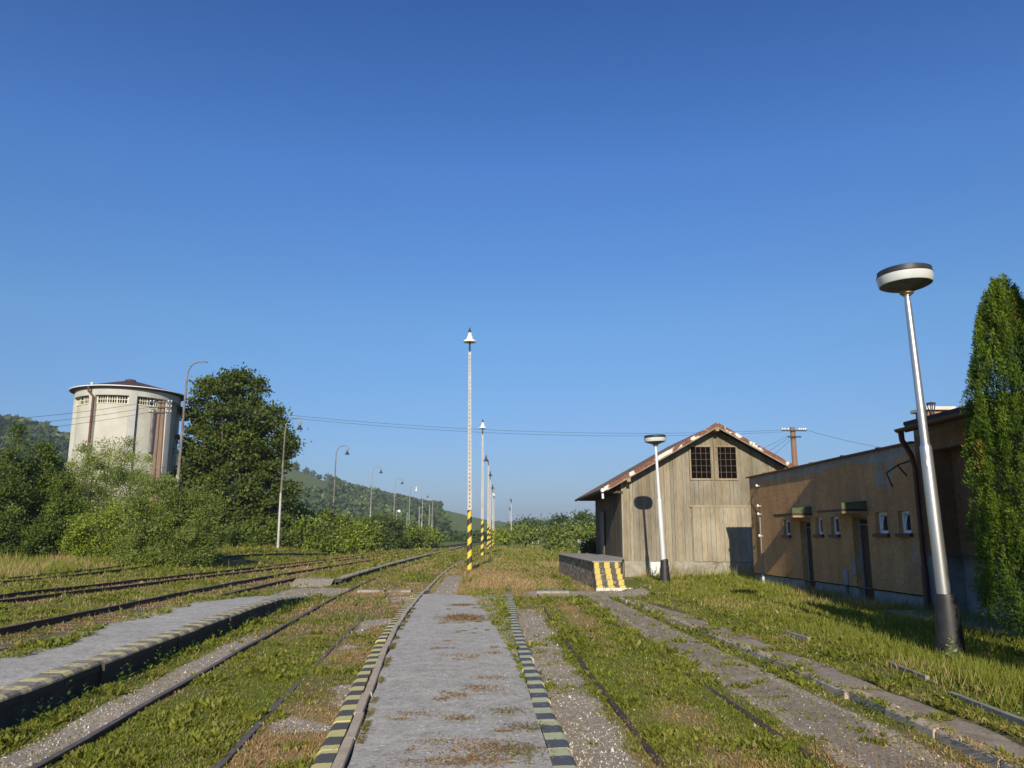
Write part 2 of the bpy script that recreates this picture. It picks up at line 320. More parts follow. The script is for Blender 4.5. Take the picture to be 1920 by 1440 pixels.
# ------------------------------------------------------------------ object helpers
def tag(o, label=None, cat=None, group=None, kind=None):
    for k, v in (('label', label), ('category', cat), ('group', group), ('kind', kind)):
        if v: o[k] = v
    return o
def thing(name, label, cat, loc=(0, 0, 0), group=None):
    o = bpy.data.objects.new(name, None); col.objects.link(o); o.location = loc; o.empty_display_size = .2
    return tag(o, label, cat, group)
class MB:
    def __init__(s): s.v = []; s.f = []; s.c = []; s.m = []
    def face(s, idx, mi=0): s.f.append(idx); s.m.append(mi)
    def add(s, vs, fs, c=(1, 1, 1), mi=0):
        b = len(s.v); s.v += [tuple(v) for v in vs]; s.c += [c]*len(vs)
        for f in fs: s.f.append(tuple(b+i for i in f)); s.m.append(mi)
        return s
    def box(s, a, b, c=(1, 1, 1), mi=0):
        (x0, y0, z0), (x1, y1, z1) = a, b
        x0, x1 = min(x0, x1), max(x0, x1); y0, y1 = min(y0, y1), max(y0, y1); z0, z1 = min(z0, z1), max(z0, z1)
        return s.add([(x0,y0,z0),(x1,y0,z0),(x1,y1,z0),(x0,y1,z0),(x0,y0,z1),(x1,y0,z1),(x1,y1,z1),(x0,y1,z1)],
                     [(0,3,2,1),(4,5,6,7),(0,1,5,4),(1,2,6,5),(2,3,7,6),(3,0,4,7)], c, mi)
    def tube(s, pts, rad, n=8, caps=True, c=(1, 1, 1), mi=0):
        pts = [Vector(p) for p in pts]; rr = rad if isinstance(rad, (list, tuple)) else [rad]*len(pts); rings = []
        up = Vector((0, 0, 1))
        for i, p in enumerate(pts):
            d = (pts[min(i+1, len(pts)-1)]-pts[max(i-1, 0)]).normalized()
            ref = Vector((0, 1, 0)) if abs(d.z) > .8 else up
            a = d.cross(ref).normalized(); b = a.cross(d)
            rings.append([p+(a*math.cos(t)+b*math.sin(t))*rr[i] for t in (2*math.pi*k/n for k in range(n))])
        vs = [q for r in rings for q in r]; fs = []
        for i in range(len(pts)-1):
            for k in range(n): fs.append((i*n+k, i*n+(k+1) % n, (i+1)*n+(k+1) % n, (i+1)*n+k))
        if caps: fs += [tuple(range(n-1, -1, -1)), tuple((len(pts)-1)*n+k for k in range(n))]
        return s.add(vs, fs, c, mi)
    def lathe(s, prof, n=24, at=(0, 0, 0), c=(1, 1, 1), mi=0, caps=True):
        vs = [(at[0]+r*math.cos(2*math.pi*k/n), at[1]+r*math.sin(2*math.pi*k/n), at[2]+z) for r, z in prof for k in range(n)]
        fs = [(i*n+k, i*n+(k+1) % n, (i+1)*n+(k+1) % n, (i+1)*n+k) for i in range(len(prof)-1) for k in range(n)]
        if caps: fs += [tuple(range(n-1, -1, -1)), tuple((len(prof)-1)*n+k for k in range(n))]
        return s.add(vs, fs, c, mi)
    def prism(s, poly, z0, z1, c=(1, 1, 1), mi=0):
        n = len(poly)
        return s.add([(x, y, z0) for x, y in poly]+[(x, y, z1) for x, y in poly],
                     [tuple(range(n-1, -1, -1)), tuple(range(n, 2*n))]+[(i, (i+1) % n, n+(i+1) % n, n+i) for i in range(n)], c, mi)
    def build(s, name, mat, parent=None, smooth=False, loc=None, bev=0, **kw):
        me = bpy.data.meshes.new(name); me.from_pydata(s.v, [], s.f)
        for m in (mat if isinstance(mat, (list, tuple)) else [mat]): me.materials.append(MT[m] if isinstance(m, str) else m)
        me.polygons.foreach_set('material_index', s.m)
        if any(c != (1, 1, 1) for c in s.c):
            at = me.color_attributes.new('Col', 'FLOAT_COLOR', 'POINT')
            at.data.foreach_set('color', [q for c in s.c for q in (*c, 1)])
        if smooth: me.polygons.foreach_set('use_smooth', [True]*len(me.polygons))
        me.update(); o = bpy.data.objects.new(name, me); col.objects.link(o)
        if parent: o.parent = parent
        if loc: o.location = loc
        if bev:
            b = o.modifiers.new('bevel', 'BEVEL'); b.width = bev; b.segments = 2; b.limit_method = 'ANGLE'
        if smooth:
            try: me.set_sharp_from_angle(angle=R(40))
            except Exception: pass
        return tag(o, **kw)
def npmesh(name, V, Fq, mat, C=None, parent=None, smooth=False):
    V = np.asarray(V, np.float32); Fq = np.asarray(Fq, np.int32); k = Fq.shape[1]
    me = bpy.data.meshes.new(name); me.vertices.add(len(V)); me.vertices.foreach_set('co', V.ravel())
    me.loops.add(Fq.size); me.loops.foreach_set('vertex_index', Fq.ravel())
    me.polygons.add(len(Fq)); me.polygons.foreach_set('loop_start', np.arange(0, Fq.size, k, dtype=np.int32))
    me.polygons.foreach_set('loop_total', np.full(len(Fq), k, np.int32))
    if C is not None:
        at = me.color_attributes.new('Col', 'FLOAT_COLOR', 'POINT')
        at.data.foreach_set('color', np.hstack([np.asarray(C, np.float32), np.ones((len(V), 1), np.float32)]).ravel())
    me.materials.append(MT[mat]); me.update(calc_edges=True); me.validate()
    if smooth: me.polygons.foreach_set('use_smooth', np.ones(len(Fq), bool))
    o = bpy.data.objects.new(name, me); col.objects.link(o)
    if parent: o.parent = parent
    return o
def copy_tree(o, parent=None):
    c = o.copy(); col.objects.link(c); c.parent = parent
    for ch in list(o.children): copy_tree(ch, c)
    return c

# ------------------------------------------------------------------ zones of the ground
def zones(x, y):
    """gravel, green, dry, bare (no plants) in 0..1"""
    x = np.asarray(x, float); y = np.asarray(y, float)
    n = fn(x, y, 1.4, 11); n2 = fn(x, y, .5, 21); big = fn(x, y, 6, 31)
    gr = np.zeros_like(x); gn = .47+.9*(n-.5)+.5*(big-.5); dr = .5+.9*(fn(x, y, 2.5, 41)-.5); bare = np.zeros_like(x)
    near = y < 36
    # strip outside the left rail of the near track
    a = A1(y); k = ss(a-.62, a-.42, x)*ss(a+.02, a-.08, x)*ss(19, 14, y); gr = np.maximum(gr, k*(.72+n2*.5))
    # weeds under the platform face
    k = ss(P2(y)-.05, P2(y), x)*ss(a-.4, a-.62, x)*near; gn = gn+k*.35
    # between the rails, lush in the foreground
    k = ss(a, a+.15, x)*ss(a+1.5, a+1.35, x); gn = gn+k*.45*ss(20, 12, y)-k*.12*ss(14, 22, y)
    # between near track and island platform: patchy gravel and brown weeds
    k = ss(a+1.5, a+1.6, x)*ss(PL(y)+.05, PL(y)-.1, x)*near; gr = np.maximum(gr, k*ss(.5, .66, fn(x, y, 1.0, 51))*1.0); gn = gn-k*.02; dr = dr+k*.1
    # gravel right of island platform
    e = EC(y); k = ss(PR(y)-.05, PR(y)+.1, x)*ss(e-.72, e-.95, x+(n2-.5)*.3)*ss(26, 18, y)
    gr = np.maximum(gr, k*(.85+n2*.4)-.35*ss(.55, .7, n)*k)
    # right track bed: russet middle, green along the rails
    k = ss(e-.7, e-.6, x)*ss(e+.75, e+.65, x)*ss(40, 30, y); mid = ss(.5, .1, np.abs(x-e))
    gn = gn+k*(.22*(1-mid)-.1*mid+.3*ss(.45, .7, x-e)); dr = dr+k*mid*.25
    # dirt path
    p0 = e+.82; k = ss(p0, p0+.18, x+(n2-.5)*.25)*ss(4.45, 4.15, x+(n2-.5)*.3)*ss(34, 25, y)
    gr = np.maximum(gr, k*(.62+.2*n2))
    k = ss(4.1, 4.25, x)*ss(4.55, 4.45, x)*ss(30, 24, y); gr = np.where(k > .4, .1*gr, gr); gn = gn+k*.1
    # right lawn
    k = ss(4.9, 5.3, x)*ss(40, 32, y); gn = gn+k*(.22+.3*ss(6, 9, x)+.25*ss(5.6, 6.4, x)*ss(18, 12, y)); dr = dr+k*.05
    # dry tufts beyond the end of the island platform
    k = ss(24.5, 27, y)*ss(46, 38, y)*ss(-2, -.9, x)*ss(2.6, 1.6, x); dr = dr+k*.6; gn = gn-k*.25
    k2 = ss(-1.55, -1.35, x)*ss(-.55, -.8, x)*ss(24, 26, y)*ss(42, 36, y); gr = np.maximum(gr, k2*1.1)
    # trampled crossing in front of steps and over tracks
    k = ss(25.5, 26.5, y)*ss(29.3, 28, y)*ss(1.2, 2.0, x)*ss(6.2, 5.4, x); gr = np.maximum(gr, k*(.6+.5*n2))
    k = ss(26, 27, y)*ss(31.5, 30.5, y)*ss(-7.0, -6.6, x)*ss(-4.2, -4.8, x); gr = np.maximum(gr, k*(.55+.6*n2))
    # far track field
    k = ss(-5, -5.6, x)*ss(-20, -17, x); t = np.minimum(np.minimum(np.abs(x-BC(y)), np.abs(x-CC(y))), 3)
    dr = dr+k*(.25*ss(1.8, .6, t)); gn = gn-k*.12*ss(1.8, .6, t)+.1*k*ss(1, 2.2, t)
    k = ss(1.4, .9, np.abs(x-DC(y))); gn = gn+.12*k
    k = ss(-14, -18, x)*ss(25, 40, y); gn = gn+.15*k
    k = ss(40, 80, y); gn = gn+k*.12
    # masks where nothing grows
    bare = np.maximum(bare, ((x > PL(y)-.02) & (x < SR(y)) & (y < 25.2+(n2-.5)*1.2)))
    bare = np.maximum(bare, ((x > PL(y)-.02) & (x < PL(y)+.32) & (y < 62)))
    bare = np.maximum(bare, ((x > PR(y)-.20) & (x < PR(y)+.03) & (y < 31)))
    pl2 = (x < P2(y)+.02) & (x > P2L(y)-.02)
    bare = np.maximum(bare, pl2 & (y < 25.6) & (x > P2L(y)+.85*n+.1*0))
    bare = np.maximum(bare, pl2 & (y > 32) & (y < 140) & (x > P2(y)-.28))
    bare = np.maximum(bare, ((x > 4.5) & (x < 4.5+.62*ss(24, 20, y)+.0) & (y < 24) & (n2+.25*ss(4.85, 5.15, x) < .60)))
    bare = np.maximum(bare, ((x > 10.5) & (y < 31.1) & (y > -10)) | ((x > 8.8) & (y < 11.1)))
    bare = np.maximum(bare, (x > 6.3) & (x < 15) & (y > 35.3) & (y < 43.6))
    bare = np.maximum(bare, (x > 4.2) & (x < 6.5) & (y > 29.2) & (y < 43.6))
    bare = np.maximum(bare, (np.abs(x-A1(y)) < .05) & (y < 14+10*n)); bare = np.maximum(bare, (np.abs(x-A1(y)-1.45) < .04) & (n2 > .5) & (y < 17)); bare = np.maximum(bare, (np.abs(np.abs(x-EC(y))-.68) < .04) & (n2 > .55) & (y < 15))
    for cc in (BC, CC, DC):
        for g in (-.75, .75): bare = np.maximum(bare, (np.abs(x-cc(y)-g) < .13) & (n2 < .66))
    return np.clip(gr, 0, 1.2), np.clip(gn, 0, 1.2), np.clip(dr, 0, 1.2), bare.astype(float)

# ------------------------------------------------------------------ ground sheet
def axis(segs):
    a = []
    for s, e, d in segs: a += list(np.arange(s, e, d))
    return np.array(a+[segs[-1][1]])
gx = axis([(-5200,-1400,200),(-1400,-300,50),(-300,-60,12),(-60,-22,1.2),(-22,-9,.4),(-9,6,.12),(6,12,.25),(12,40,1.5),(40,200,10),(200,1400,50),(1400,5200,200)])
gy = axis([(-300,-20,40),(-20,4,2),(4,16,.12),(16,30,.25),(30,60,.6),(60,140,2),(140,420,10),(420,1800,25),(1800,3600,100),(3600,6000,300)])
XX, YY = np.meshgrid(gx, gy); ZZ = terrain(XX, YY); g, n_, d_, b_ = zones(XX, YY)
farm = (YY > 160) | (np.abs(XX) > 60)
n_ = np.where(farm, .95, n_); d_ = np.where(farm, .3, d_); g = np.where(farm, 0, g)
nx, ny = len(gx), len(gy); I = np.arange(nx*ny).reshape(ny, nx)
Q = np.stack([I[:-1, :-1], I[:-1, 1:], I[1:, 1:], I[1:, :-1]], -1).reshape(-1, 4)
go = npmesh('ground', np.stack([XX, YY, ZZ], -1).reshape(-1, 3), Q, 'ground', np.stack([g, n_, d_], -1).reshape(-1, 3), smooth=True)
go['kind'] = 'structure'

# ------------------------------------------------------------------ sweeps along the line
def sweep(curve, prof, y0, y1, step=.5, close=False, zf=None, mb=None):
    """prof = [(offset to +x, z)] left to right over the top"""
    mb = mb or MB(); ys = list(np.arange(y0, y1, step))+[y1]; n = len(prof); b = len(mb.v)
    for y in ys:
        x = float(curve(y)); dz = zf(y) if zf else 0
        for o, z in prof: mb.v.append((x+o, y, z+dz)); mb.c.append((1, 1, 1))
    m = n if close else n-1
    for i in range(len(ys)-1):
        for k in range(m):
            k2 = (k+1) % n; mb.f.append((b+i*n+k, b+i*n+k2, b+(i+1)*n+k2, b+(i+1)*n+k)); mb.m.append(0)
    if close: mb.f += [tuple(b+k for k in range(n)), tuple(b+(len(ys)-1)*n+k for k in range(n-1, -1, -1))]; mb.m += [0, 0]
    return mb
def sleepers(cc, y0, y1, seed, z=.015):
    rnd = random.Random(seed); mb = MB(); y = y0
    while y < y1:
        x = float(cc(y)); mb.box((x-1.25+rnd.uniform(-.04, .04), y-.12, -.1), (x+1.25, y+.12, z+tz(x, y))); y += .62
    return mb
def make_track(label, cc, y0, y1, gauge, tops, mat_top, sl=None, h=.15):
    t = thing('railway_track', label, 'railway track', (0, 0, 0))
    for s in (-1, 1):
        top = tops[(s+1)//2] if isinstance(tops, tuple) else tops
        cv = (lambda s: (lambda y: cc(y)+s*gauge/2))(s); zf = lambda y, cv=cv: tz(float(cv(y))*0+float(cc(y)), y)*1.0
        m = sweep(cv, [(-.06, top-h), (-.06, top-h+.02), (-.012, top-h+.035), (-.012, top-.04), (-.035, top-.03), (-.035, top-.004),
                       (.035, top-.004), (.035, top-.03), (.012, top-.04), (.012, top-h+.035), (.06, top-h+.02), (.06, top-h)], y0, y1, 1.0, True, zf)
        r = m.build('rail', 'rail_side', t)
        sweep(cv, [(-.034, top-.006), (-.03, top), (.03, top), (.034, top-.006)], y0, y1, 1.0, True, zf).build('running_surface', mat_top, r)
    if sl: sleepers(cc, sl[0], sl[1], 3).build('sleepers', 'pocket', t)
    return t
class Off:
    def __init__(s, c, d): s.c = c; s.d = d
    def __call__(s, y): return s.c(y)+s.d
make_track('weed-grown railway track between the grey middle platform and the long black-faced platform on its left', Off(A1, .725), -4, 240, 1.45, (.055, .018), 'rail_top')
make_track('railway track with a thick dark rail just left of the far-left platform', BC, -8, 250, 1.5, (.15, .12), 'rail_top', (10, 60), .17)
make_track('brown rusty railway track in the middle of the grassy yard left of the dark rail', CC, -8, 250, 1.5, .14, 'rail_dark', (18, 70))
make_track('outermost overgrown railway track along the foot of the bushes', DC, 10, 145, 1.5, .15, 'rail_dark')
make_track('buried railway track running past the right side of the grey middle platform', EC, -4, 27, 1.36, .017, 'rail_side')

# island platform
p = thing('platform', 'grey gritted middle platform with yellow and black striped edges', 'platform')
zf0 = lambda y: .012*math.sin(y*.9)
jit = Curve([(y, float(PL(y))+.012*math.sin(y*2.1)+.01*math.sin(y*5.3)) for y in np.arange(-6, 32, .5)])
m = MB()
for i in range(30):
    y0 = -4+i; y1 = y0+.992
    if 26.6 < y0 < 27.9: continue
    dx = random.Random(i).uniform(-.012, .012); dz = random.Random(i+50).uniform(-.008, .006)
    sweep(Off(PL, dx), [(-.01, -.05), (0, .155), (.015, .18), (.045, .195), (.17, .2), (.17, -.05)], y0, y1, .248, True, lambda y: dz, m)
m.build('edge_strip', 'stripe_a', p)
m = MB()
for i in range(66):
    y0 = -4+i+.3; y1 = y0+.99; dx = random.Random(i+9).uniform(-.012, .012)-.09*(i > 31)
    sweep(Off(PL, dx), [(.178, -.05), (.178, .205), (.185, .215), (.262, .217), (.27, .205), (.27, -.05)], y0, y1, .33, True, (None if i < 30 else (lambda q: -.15*min(1, (i-29)/3)+tz(float(PL(q)), q)*.9)), m)
m.build('kerb', 'kerb_c', p)
m = MB()
for i in range(34):
    y0 = -4+i; y1 = y0+.992; rr = random.Random(i+70); dx = rr.uniform(-.02, .02)
    if i == 29: break
    sweep(Off(PR, dx), [(-.19, -.05), (-.19, .186), (-.03, .19), (0, .175), (.01, .15), (.015, -.05)], y0, y1, .248, True, None, m)
m.build('edge_strip', 'stripe_b', p)
ys = np.arange(-4, 25.6, .2); m = MB(); NN = 16
for y in ys:
    lo = float(PL(y))+.29+.01*math.sin(y*4); hi = float(PR(y))-.20
    for k in range(NN+1):
        t = k/NN; x = lo+(hi-lo)*t
        e0 = 24.6+.5*math.sin(x*3)+.2*math.sin(x*9); end = ss(e0+.8, e0, y)
        m.v.append((x, y, .185*float(end)-.05*(1-float(end))+.012*math.sin(math.pi*t)+(vn(x, y, .6, 8)-.5)*.012)); m.c.append((1, 1, 1))
for i in range(len(ys)-1):
    for k in range(NN): m.face((i*(NN+1)+k, i*(NN+1)+k+1, (i+1)*(NN+1)+k+1, (i+1)*(NN+1)+k))
m.build('surface', 'grit', p, smooth=True)

# left platform, two lengths with a ramped crossing gap between
def left_platform(label, y0, y1, z, zend):
    p = thing('platform', label, 'platform')
    zf = lambda y: zend(y)
    m = MB(); y = y0; i = 0
    while y < y1:
        rr = random.Random(int(y*10)); dx = rr.uniform(-.03, .03); dz = rr.uniform(-.012, .008); L = min(.99, y1-y)
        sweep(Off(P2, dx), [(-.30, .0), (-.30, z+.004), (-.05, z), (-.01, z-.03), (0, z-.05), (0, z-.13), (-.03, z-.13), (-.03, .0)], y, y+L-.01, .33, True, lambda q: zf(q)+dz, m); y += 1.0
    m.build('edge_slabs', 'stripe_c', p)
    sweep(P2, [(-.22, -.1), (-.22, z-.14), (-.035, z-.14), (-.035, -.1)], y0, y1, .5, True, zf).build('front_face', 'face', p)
    if y0 < 10:
        m = MB(); y = y0
        while y < y1:
            sweep(P2L, [(-.2, -.05), (-.2, z-.07), (-.17, z-.045), (.1, z-.03), (.1, -.05)], y, y+.985, .5, True, zf, m); y += 1.0
        m.build('back_edge', 'stripe_d', p)
    m = MB(); ys = ([y0-1.3] if y0 > 20 else [])+list(np.arange(y0, y1, .4))+[y1]; n = 9
    for y in ys:
        lo = float(P2L(y))+.1; hi = float(P2(y))-.29
        for k in range(n+1):
            e = 1 if (y0 <= y < y1 and y > y0-.01 and not (y0 < 20 and y == ys[0])) else 0; x = lo+(hi-lo)*k/n; m.v.append((x, y, (z-.02+zf(y)+(vn(x, y, .7, 9)-.5)*.03)*e-.05*(1-e))); m.c.append((1.0 if y < 37 else .3, .3, .6))
    for i in range(len(ys)-1):
        for k in range(n): m.face((i*(n+1)+k, i*(n+1)+k+1, (i+1)*(n+1)+k+1, (i+1)*(n+1)+k))
    m.build('surface', 'grit' if y0 < 10 else 'ground', p, smooth=True)
left_platform('low platform with black shaded face and mossy yellow edge marks at the lower left', -4, 25.0, .33, lambda y: -.17*float(ss(21, 25.6, y)))
left_platform('far length of low platform beyond the crossing gap, curving into the distance', 32.4, 130, .27, lambda y: 0.0)
# crossing slabs
for x0, x1, y, lab in ((-3.0, -2.25, 28.2, 'right-hand of two flat concrete slabs in the crossing over the near track'), (-4.1, -3.2, 28.4, 'left-hand of two flat concrete slabs in the crossing over the near track'), (2.0, 3.1, 27.6, 'flat pale concrete slab on the trampled crossing before the striped steps')):
    MB().prism([(x0, y), (x1, y+.05), (x1+.02, y+.62), (x0+.03, y+.58)], -.05, .075+tz(x0, y)).build('paving_slab', 'concrete', bev=.01, label=lab, cat='paving slab')
# kerb and asphalt strip on the right
KC = Curve([(-6,4.2),(6.5,4.25),(8.6,4.42),(11.5,4.46),(16,4.42),(20,4.38),(24,4.28),(30,4.1)])
m = MB(); ys = np.arange(-4, 27, .15)
for y in ys:
    e = float(EC(y))+.82; w0 = float(fn(e, y, .7, 5))*.34; w1 = float(fn(e+2, y, .8, 6))*.5
    for k in range(9): x = (e+.05+w0)+(4.25-w1-e-.05-w0)*k/8; m.v.append((x, y, tz(x, y)+(.006 if 0 < k < 8 else -.012)+(vn(x, y, .4, 14)-.5)*.006)); m.c.append((1, 1, 1))
for i in range(len(ys)-1):
    for k in range(8): m.face((i*9+k, i*9+k+1, (i+1)*9+k+1, (i+1)*9+k))
m.build('path', 'pathdirt', smooth=True, kind='structure')
p = thing('kerbed_path', 'broken concrete kerb with a worn asphalt strip along the right lawn', 'path')
m = MB(); y = -4.; rr = random.Random(5)
while y < 24.5:
    L = rr.choice([.98, .98, .7, 1.2]); dx = rr.uniform(-.025, .025); dz = rr.uniform(-.02, .012)
    sweep(Off(KC, dx), [(0, -.05), (.012, .07), (.035, .092), (.13, .097), (.15, .08), (.155, -.05)], y, y+L-.02, .5, True, lambda q: dz, m); y += L
m.build('kerb', 'kerb_c', p)
AR = Curve([(-6,4.65),(7,4.85),(8.6,5.0),(10.2,5.1),(13.7,5.2),(16.6,5.2),(19,5.05),(22.8,4.8),(24.5,4.6)])
m = MB(); ys = np.arange(-4, 24.2, .3)
for y in ys:
    lo = float(KC(y))+.11; hi = float(AR(y))+.05*math.sin(y*1.7)+.03*math.sin(y*5)
    for k in range(6): x = lo+(hi-lo)*k/5; m.v.append((x, y, .083+(vn(x, y, .5, 4)-.5)*.016-(.07 if k == 5 else 0)+.14*float(ss(5, 6, x)))); m.c.append((1, 1, 1))
for i in range(len(ys)-1):
    for k in range(5): m.face((i*6+k, i*6+k+1, (i+1)*6+k+1, (i+1)*6+k))
m.build('asphalt_strip', 'asphalt', p, smooth=True)
p = thing('edging_row', 'half-buried row of thin concrete edging stones in the lawn', 'edging')
for x0, y0, x1, y1 in ((5.35, 7.6, 5.5, 9.6), (5.62, 10.3, 5.74, 11.5), (5.72, 14.2, 5.7, 15.2)):
    MB().prism([(x0, y0), (x0+.06, y0), (x1+.06, y1), (x1, y1)], -.05, tz(x0, y0)+.075).build('edging_stone', 'concrete', p, bev=.01)

# ------------------------------------------------------------------ mushroom lamps
def disc_lamp(label, base, head, sc=1.0, mat='alu'):
    t = thing('platform_lamp', label, 'lamp post', base, 'lamp posts with flat round heads')
    b = Vector(base); h = Vector(head)-b; L = h.z
    def P(z): return (h.x*z/L, h.y*z/L, z)
    m = MB(); m.lathe([(.215, -.1), (.2, .12), (.15, .88), (.135, .95), (.09, .955)], 20); m.build('base', 'black_iron', t, True)
    m = MB(); m.tube([P(.9), P(3.05), P(3.15), P(3.2)], [.098, .088, .086, .066], 16); m.build('lower_tube', mat, t, True)
    m = MB(); m.tube([P(3.15), P(L-.5), P(L-.42)], [.066, .05, .045], 14); m.build('upper_tube', mat, t, True)
    m = MB(); m.tube([P(L-.42), P(L-.3)], .042, 12); m.tube([P(L-.34), P(L-.29)], .06, 12); m.build('neck', mat, t, True)
    rot = Vector((0, 0, 1)).rotation_difference(h).to_euler()
    m = MB(); m.lathe([(.07, -.33), (.105, -.30), (.10, -.265)], 20); c = m.build('collar', 'brass', t, True, loc=P(L)); c.rotation_euler = rot
    hd = MB(); hd.lathe([(.09, -.27), (.33, -.19), (.39, -.16)], 36); u = hd.build('underside', 'disc_under', t, True, loc=P(L)); u.rotation_euler = rot
    d = MB(); d.lathe([(.391, -.16), (.405, -.14), (.42, -.02)], 36, caps=False); u = d.build('diffuser', 'diffuser', t, True, loc=P(L)); u.rotation_euler = rot
    d = MB(); d.lathe([(.422, -.02), (.425, -.005), (.405, 0), (.405, .075), (.37, .09), (0.05, .1)], 36); u = d.build('cap', 'dark_metal', t, True, loc=P(L)); u.rotation_euler = rot
    if mat == 'alu':
        MB().box((-.012, -.003, -.05), (.03, .003, .05)).build('sticker', 'white', t, loc=(P(2.9)[0]-.055, P(2.9)[1]-.082, 2.9))
    return t
disc_lamp('tall silver lamp post with flat round head, nearest at the right beside the hedge tree', (7.0, 12.05, .1), (6.84, 12.05, 6.02))
disc_lamp('smaller-looking silver lamp post with flat round head standing before the wooden shed', (7.03, 30.5, .1), (6.80, 30.35, 5.62), 1, 'alu2')

# ------------------------------------------------------------------ banded lattice-look poles down the middle
def bell(m, at, s=1.0):
    m.lathe([(.36*s, 0), (.34*s, .10*s), (.2*s, .17*s), (.15*s, .34*s), (.12*s, .36*s), (.1*s, .52*s), (.06*s, .56*s)], 20, at)
def pocket_pole(label, x, y, top, lean, white, dx=0, group='banded yellow and black lamp poles down the yard'):
    z0 = tz(x, y); t = thing('banded_pole', label, 'lamp pole', (x, y, z0), group); L = top-z0; s = L-1.4
    def w(z): return .128-.06*z/s
    def P(z): return lean*z/L
    sc = max(1.0, y/110)
    m = MB()
    for k in range(4):
        za = -.1+k*(3.2+.1)/4; zb = za+(3.3)/4
        m.tube([(P(za), 0, za), (P(zb), 0, zb)], [w(za)*1.06, w(zb)*1.06], 14, k in (0, 3))
    m.build('striped_foot', 'helix', t, True)
    m = MB(); n = 20
    for k in range(n):
        za = 3.2+(s-3.2)*k/n; zb = 3.2+(s-3.2)*(k+1)/n; a = w(za); b = w(zb)
        for sx in (-1, 1):
            m.add([(P(za)+sx*a, -a*.8, za), (P(za)+sx*a*.34, -a*.8, za), (P(za)+sx*a*.34, a*.8, za), (P(za)+sx*a, a*.8, za),
                   (P(zb)+sx*b, -b*.8, zb), (P(zb)+sx*b*.34, -b*.8, zb), (P(zb)+sx*b*.34, b*.8, zb), (P(zb)+sx*b, b*.8, zb)],
                  [(0,1,5,4),(1,2,6,5),(2,3,7,6),(3,0,4,7)])
        for q in (0, 1):
            zz = za+(zb-za)*(.02+.5*q); hh = (zb-za)*.36
            m.box((P(zz)-a*.43, -a*.76, zz), (P(zz)+a*.43, a*.76, zz+hh))
    m.build('shaft', 'pole_c', t)
    m = MB(); m.tube([(P(3.2), 0, 3.2), (P(s), 0, s)], [w(3.2)*.4, w(s)*.4], 6); m.build('web', 'pocket', t)  # web coloured dark, so the shade of the pockets is painted in
    m = MB(); m.tube([(P(s)-.0, 0, s-.1), (P(L-.95), 0, L-.95), (P(L-.6)+dx, 0, L-.75)], .05*sc, 8); m.build('spigot', 'dark_metal', t)
    m = MB(); bell(m, (P(L-.8)+dx, 0, L-.85), 1.0); m.build('lamp_shade', 'white' if white else 'dark_metal', t, True)
    m = MB(); m.lathe([(.07, 0), (.08, .12), (.04, .2), (.03, .3)], 10, (P(L)+dx, 0, L-.3)); m.build('lamp_cap', 'dark_metal', t)
cp = [(-.40, 44.0, 13.5, -.12, 1, 0, 'nearest and tallest-looking banded pole with white bell lamp, in the centre of the picture'),
      (.44, 71.8, 12.3, -.03, 1, 0, 'second banded pole from the camera, white bell lamp on top'),
      (1.35, 103, 12.2, 0, 0, -.3, 'third banded pole along the row, dark lamp offset to the left'),
      (2.0, 129, 12.2, 0, 0, 0, 'fourth banded pole along the row, dark bell lamp'),
      (3.0, 162, 12.1, 0, 0, 0, 'fifth banded pole along the row, dark bell lamp'),
      (3.85, 190, 12.1, 0, 1, 0, 'sixth and thinnest banded pole of the close row, white lamp'),
      (9.1, 218, 12.1, 0, 0, -.1, 'taller of two distant banded poles standing apart right of the row'),
      (11.5, 286, 12.1, 0, 0, -.2, 'shorter-looking of the two distant banded poles apart on the right')]
for x, y, tp, ln, wh, dx, lab in cp: pocket_pole(lab, x, y, tp, ln, wh, dx)

# ------------------------------------------------------------------ curved-arm lamp posts along the left yard
def curved_post(label, x, y, top, lamp=1, mat='rusty_steel', foot='pole_c', arm=1.0, fat=1.0):
    z0 = tz(x, y); t = thing('yard_lamp_post', label, 'lamp post', (x, y, z0), 'curved-arm lamp posts along the left side of the yard')
    L = top-z0; f = fat
    MB().tube([(0, 0, -.2), (0, 0, L*.42)], [.12*f, .095*f], 10).build('concrete_foot', foot, t, True)
    pts = [(0.02, 0, L*.41), (.06, 0, L*.7), (.1, 0, L-1.0)]+[(.1+.75*arm*(1-math.cos(a)), 0, L-1.0+.95*math.sin(a)) for a in (R(20), R(42), R(65), R(85))]+[(.1+arm*1.15, 0, L), (.1+arm*1.4, 0, L-.05)]
    MB().tube(pts, [.085*f, .07*f, .058*f]+[.042*f]*6, 8).build('arm', mat, t, True)
    if lamp:
        ex = .1+arm*1.38
        m = MB(); m.tube([(ex, 0, L-.02), (ex, 0, L-.35)], .05, 8); m.lathe([(.12, 0), (.14, -.1), (.1, -.35)], 12, (ex, 0, L-.3)); m.build('lamp_holder', 'white' if lamp == 2 else 'steel_grey', t)
        m = MB(); m.lathe([(.28, 0), (.27, .05), (.14, .26), (.1, .42)], 18, (ex, 0, L-1.06)); m.build('lamp_shade', 'dark_metal' if lamp == 1 else 'white', t, True)
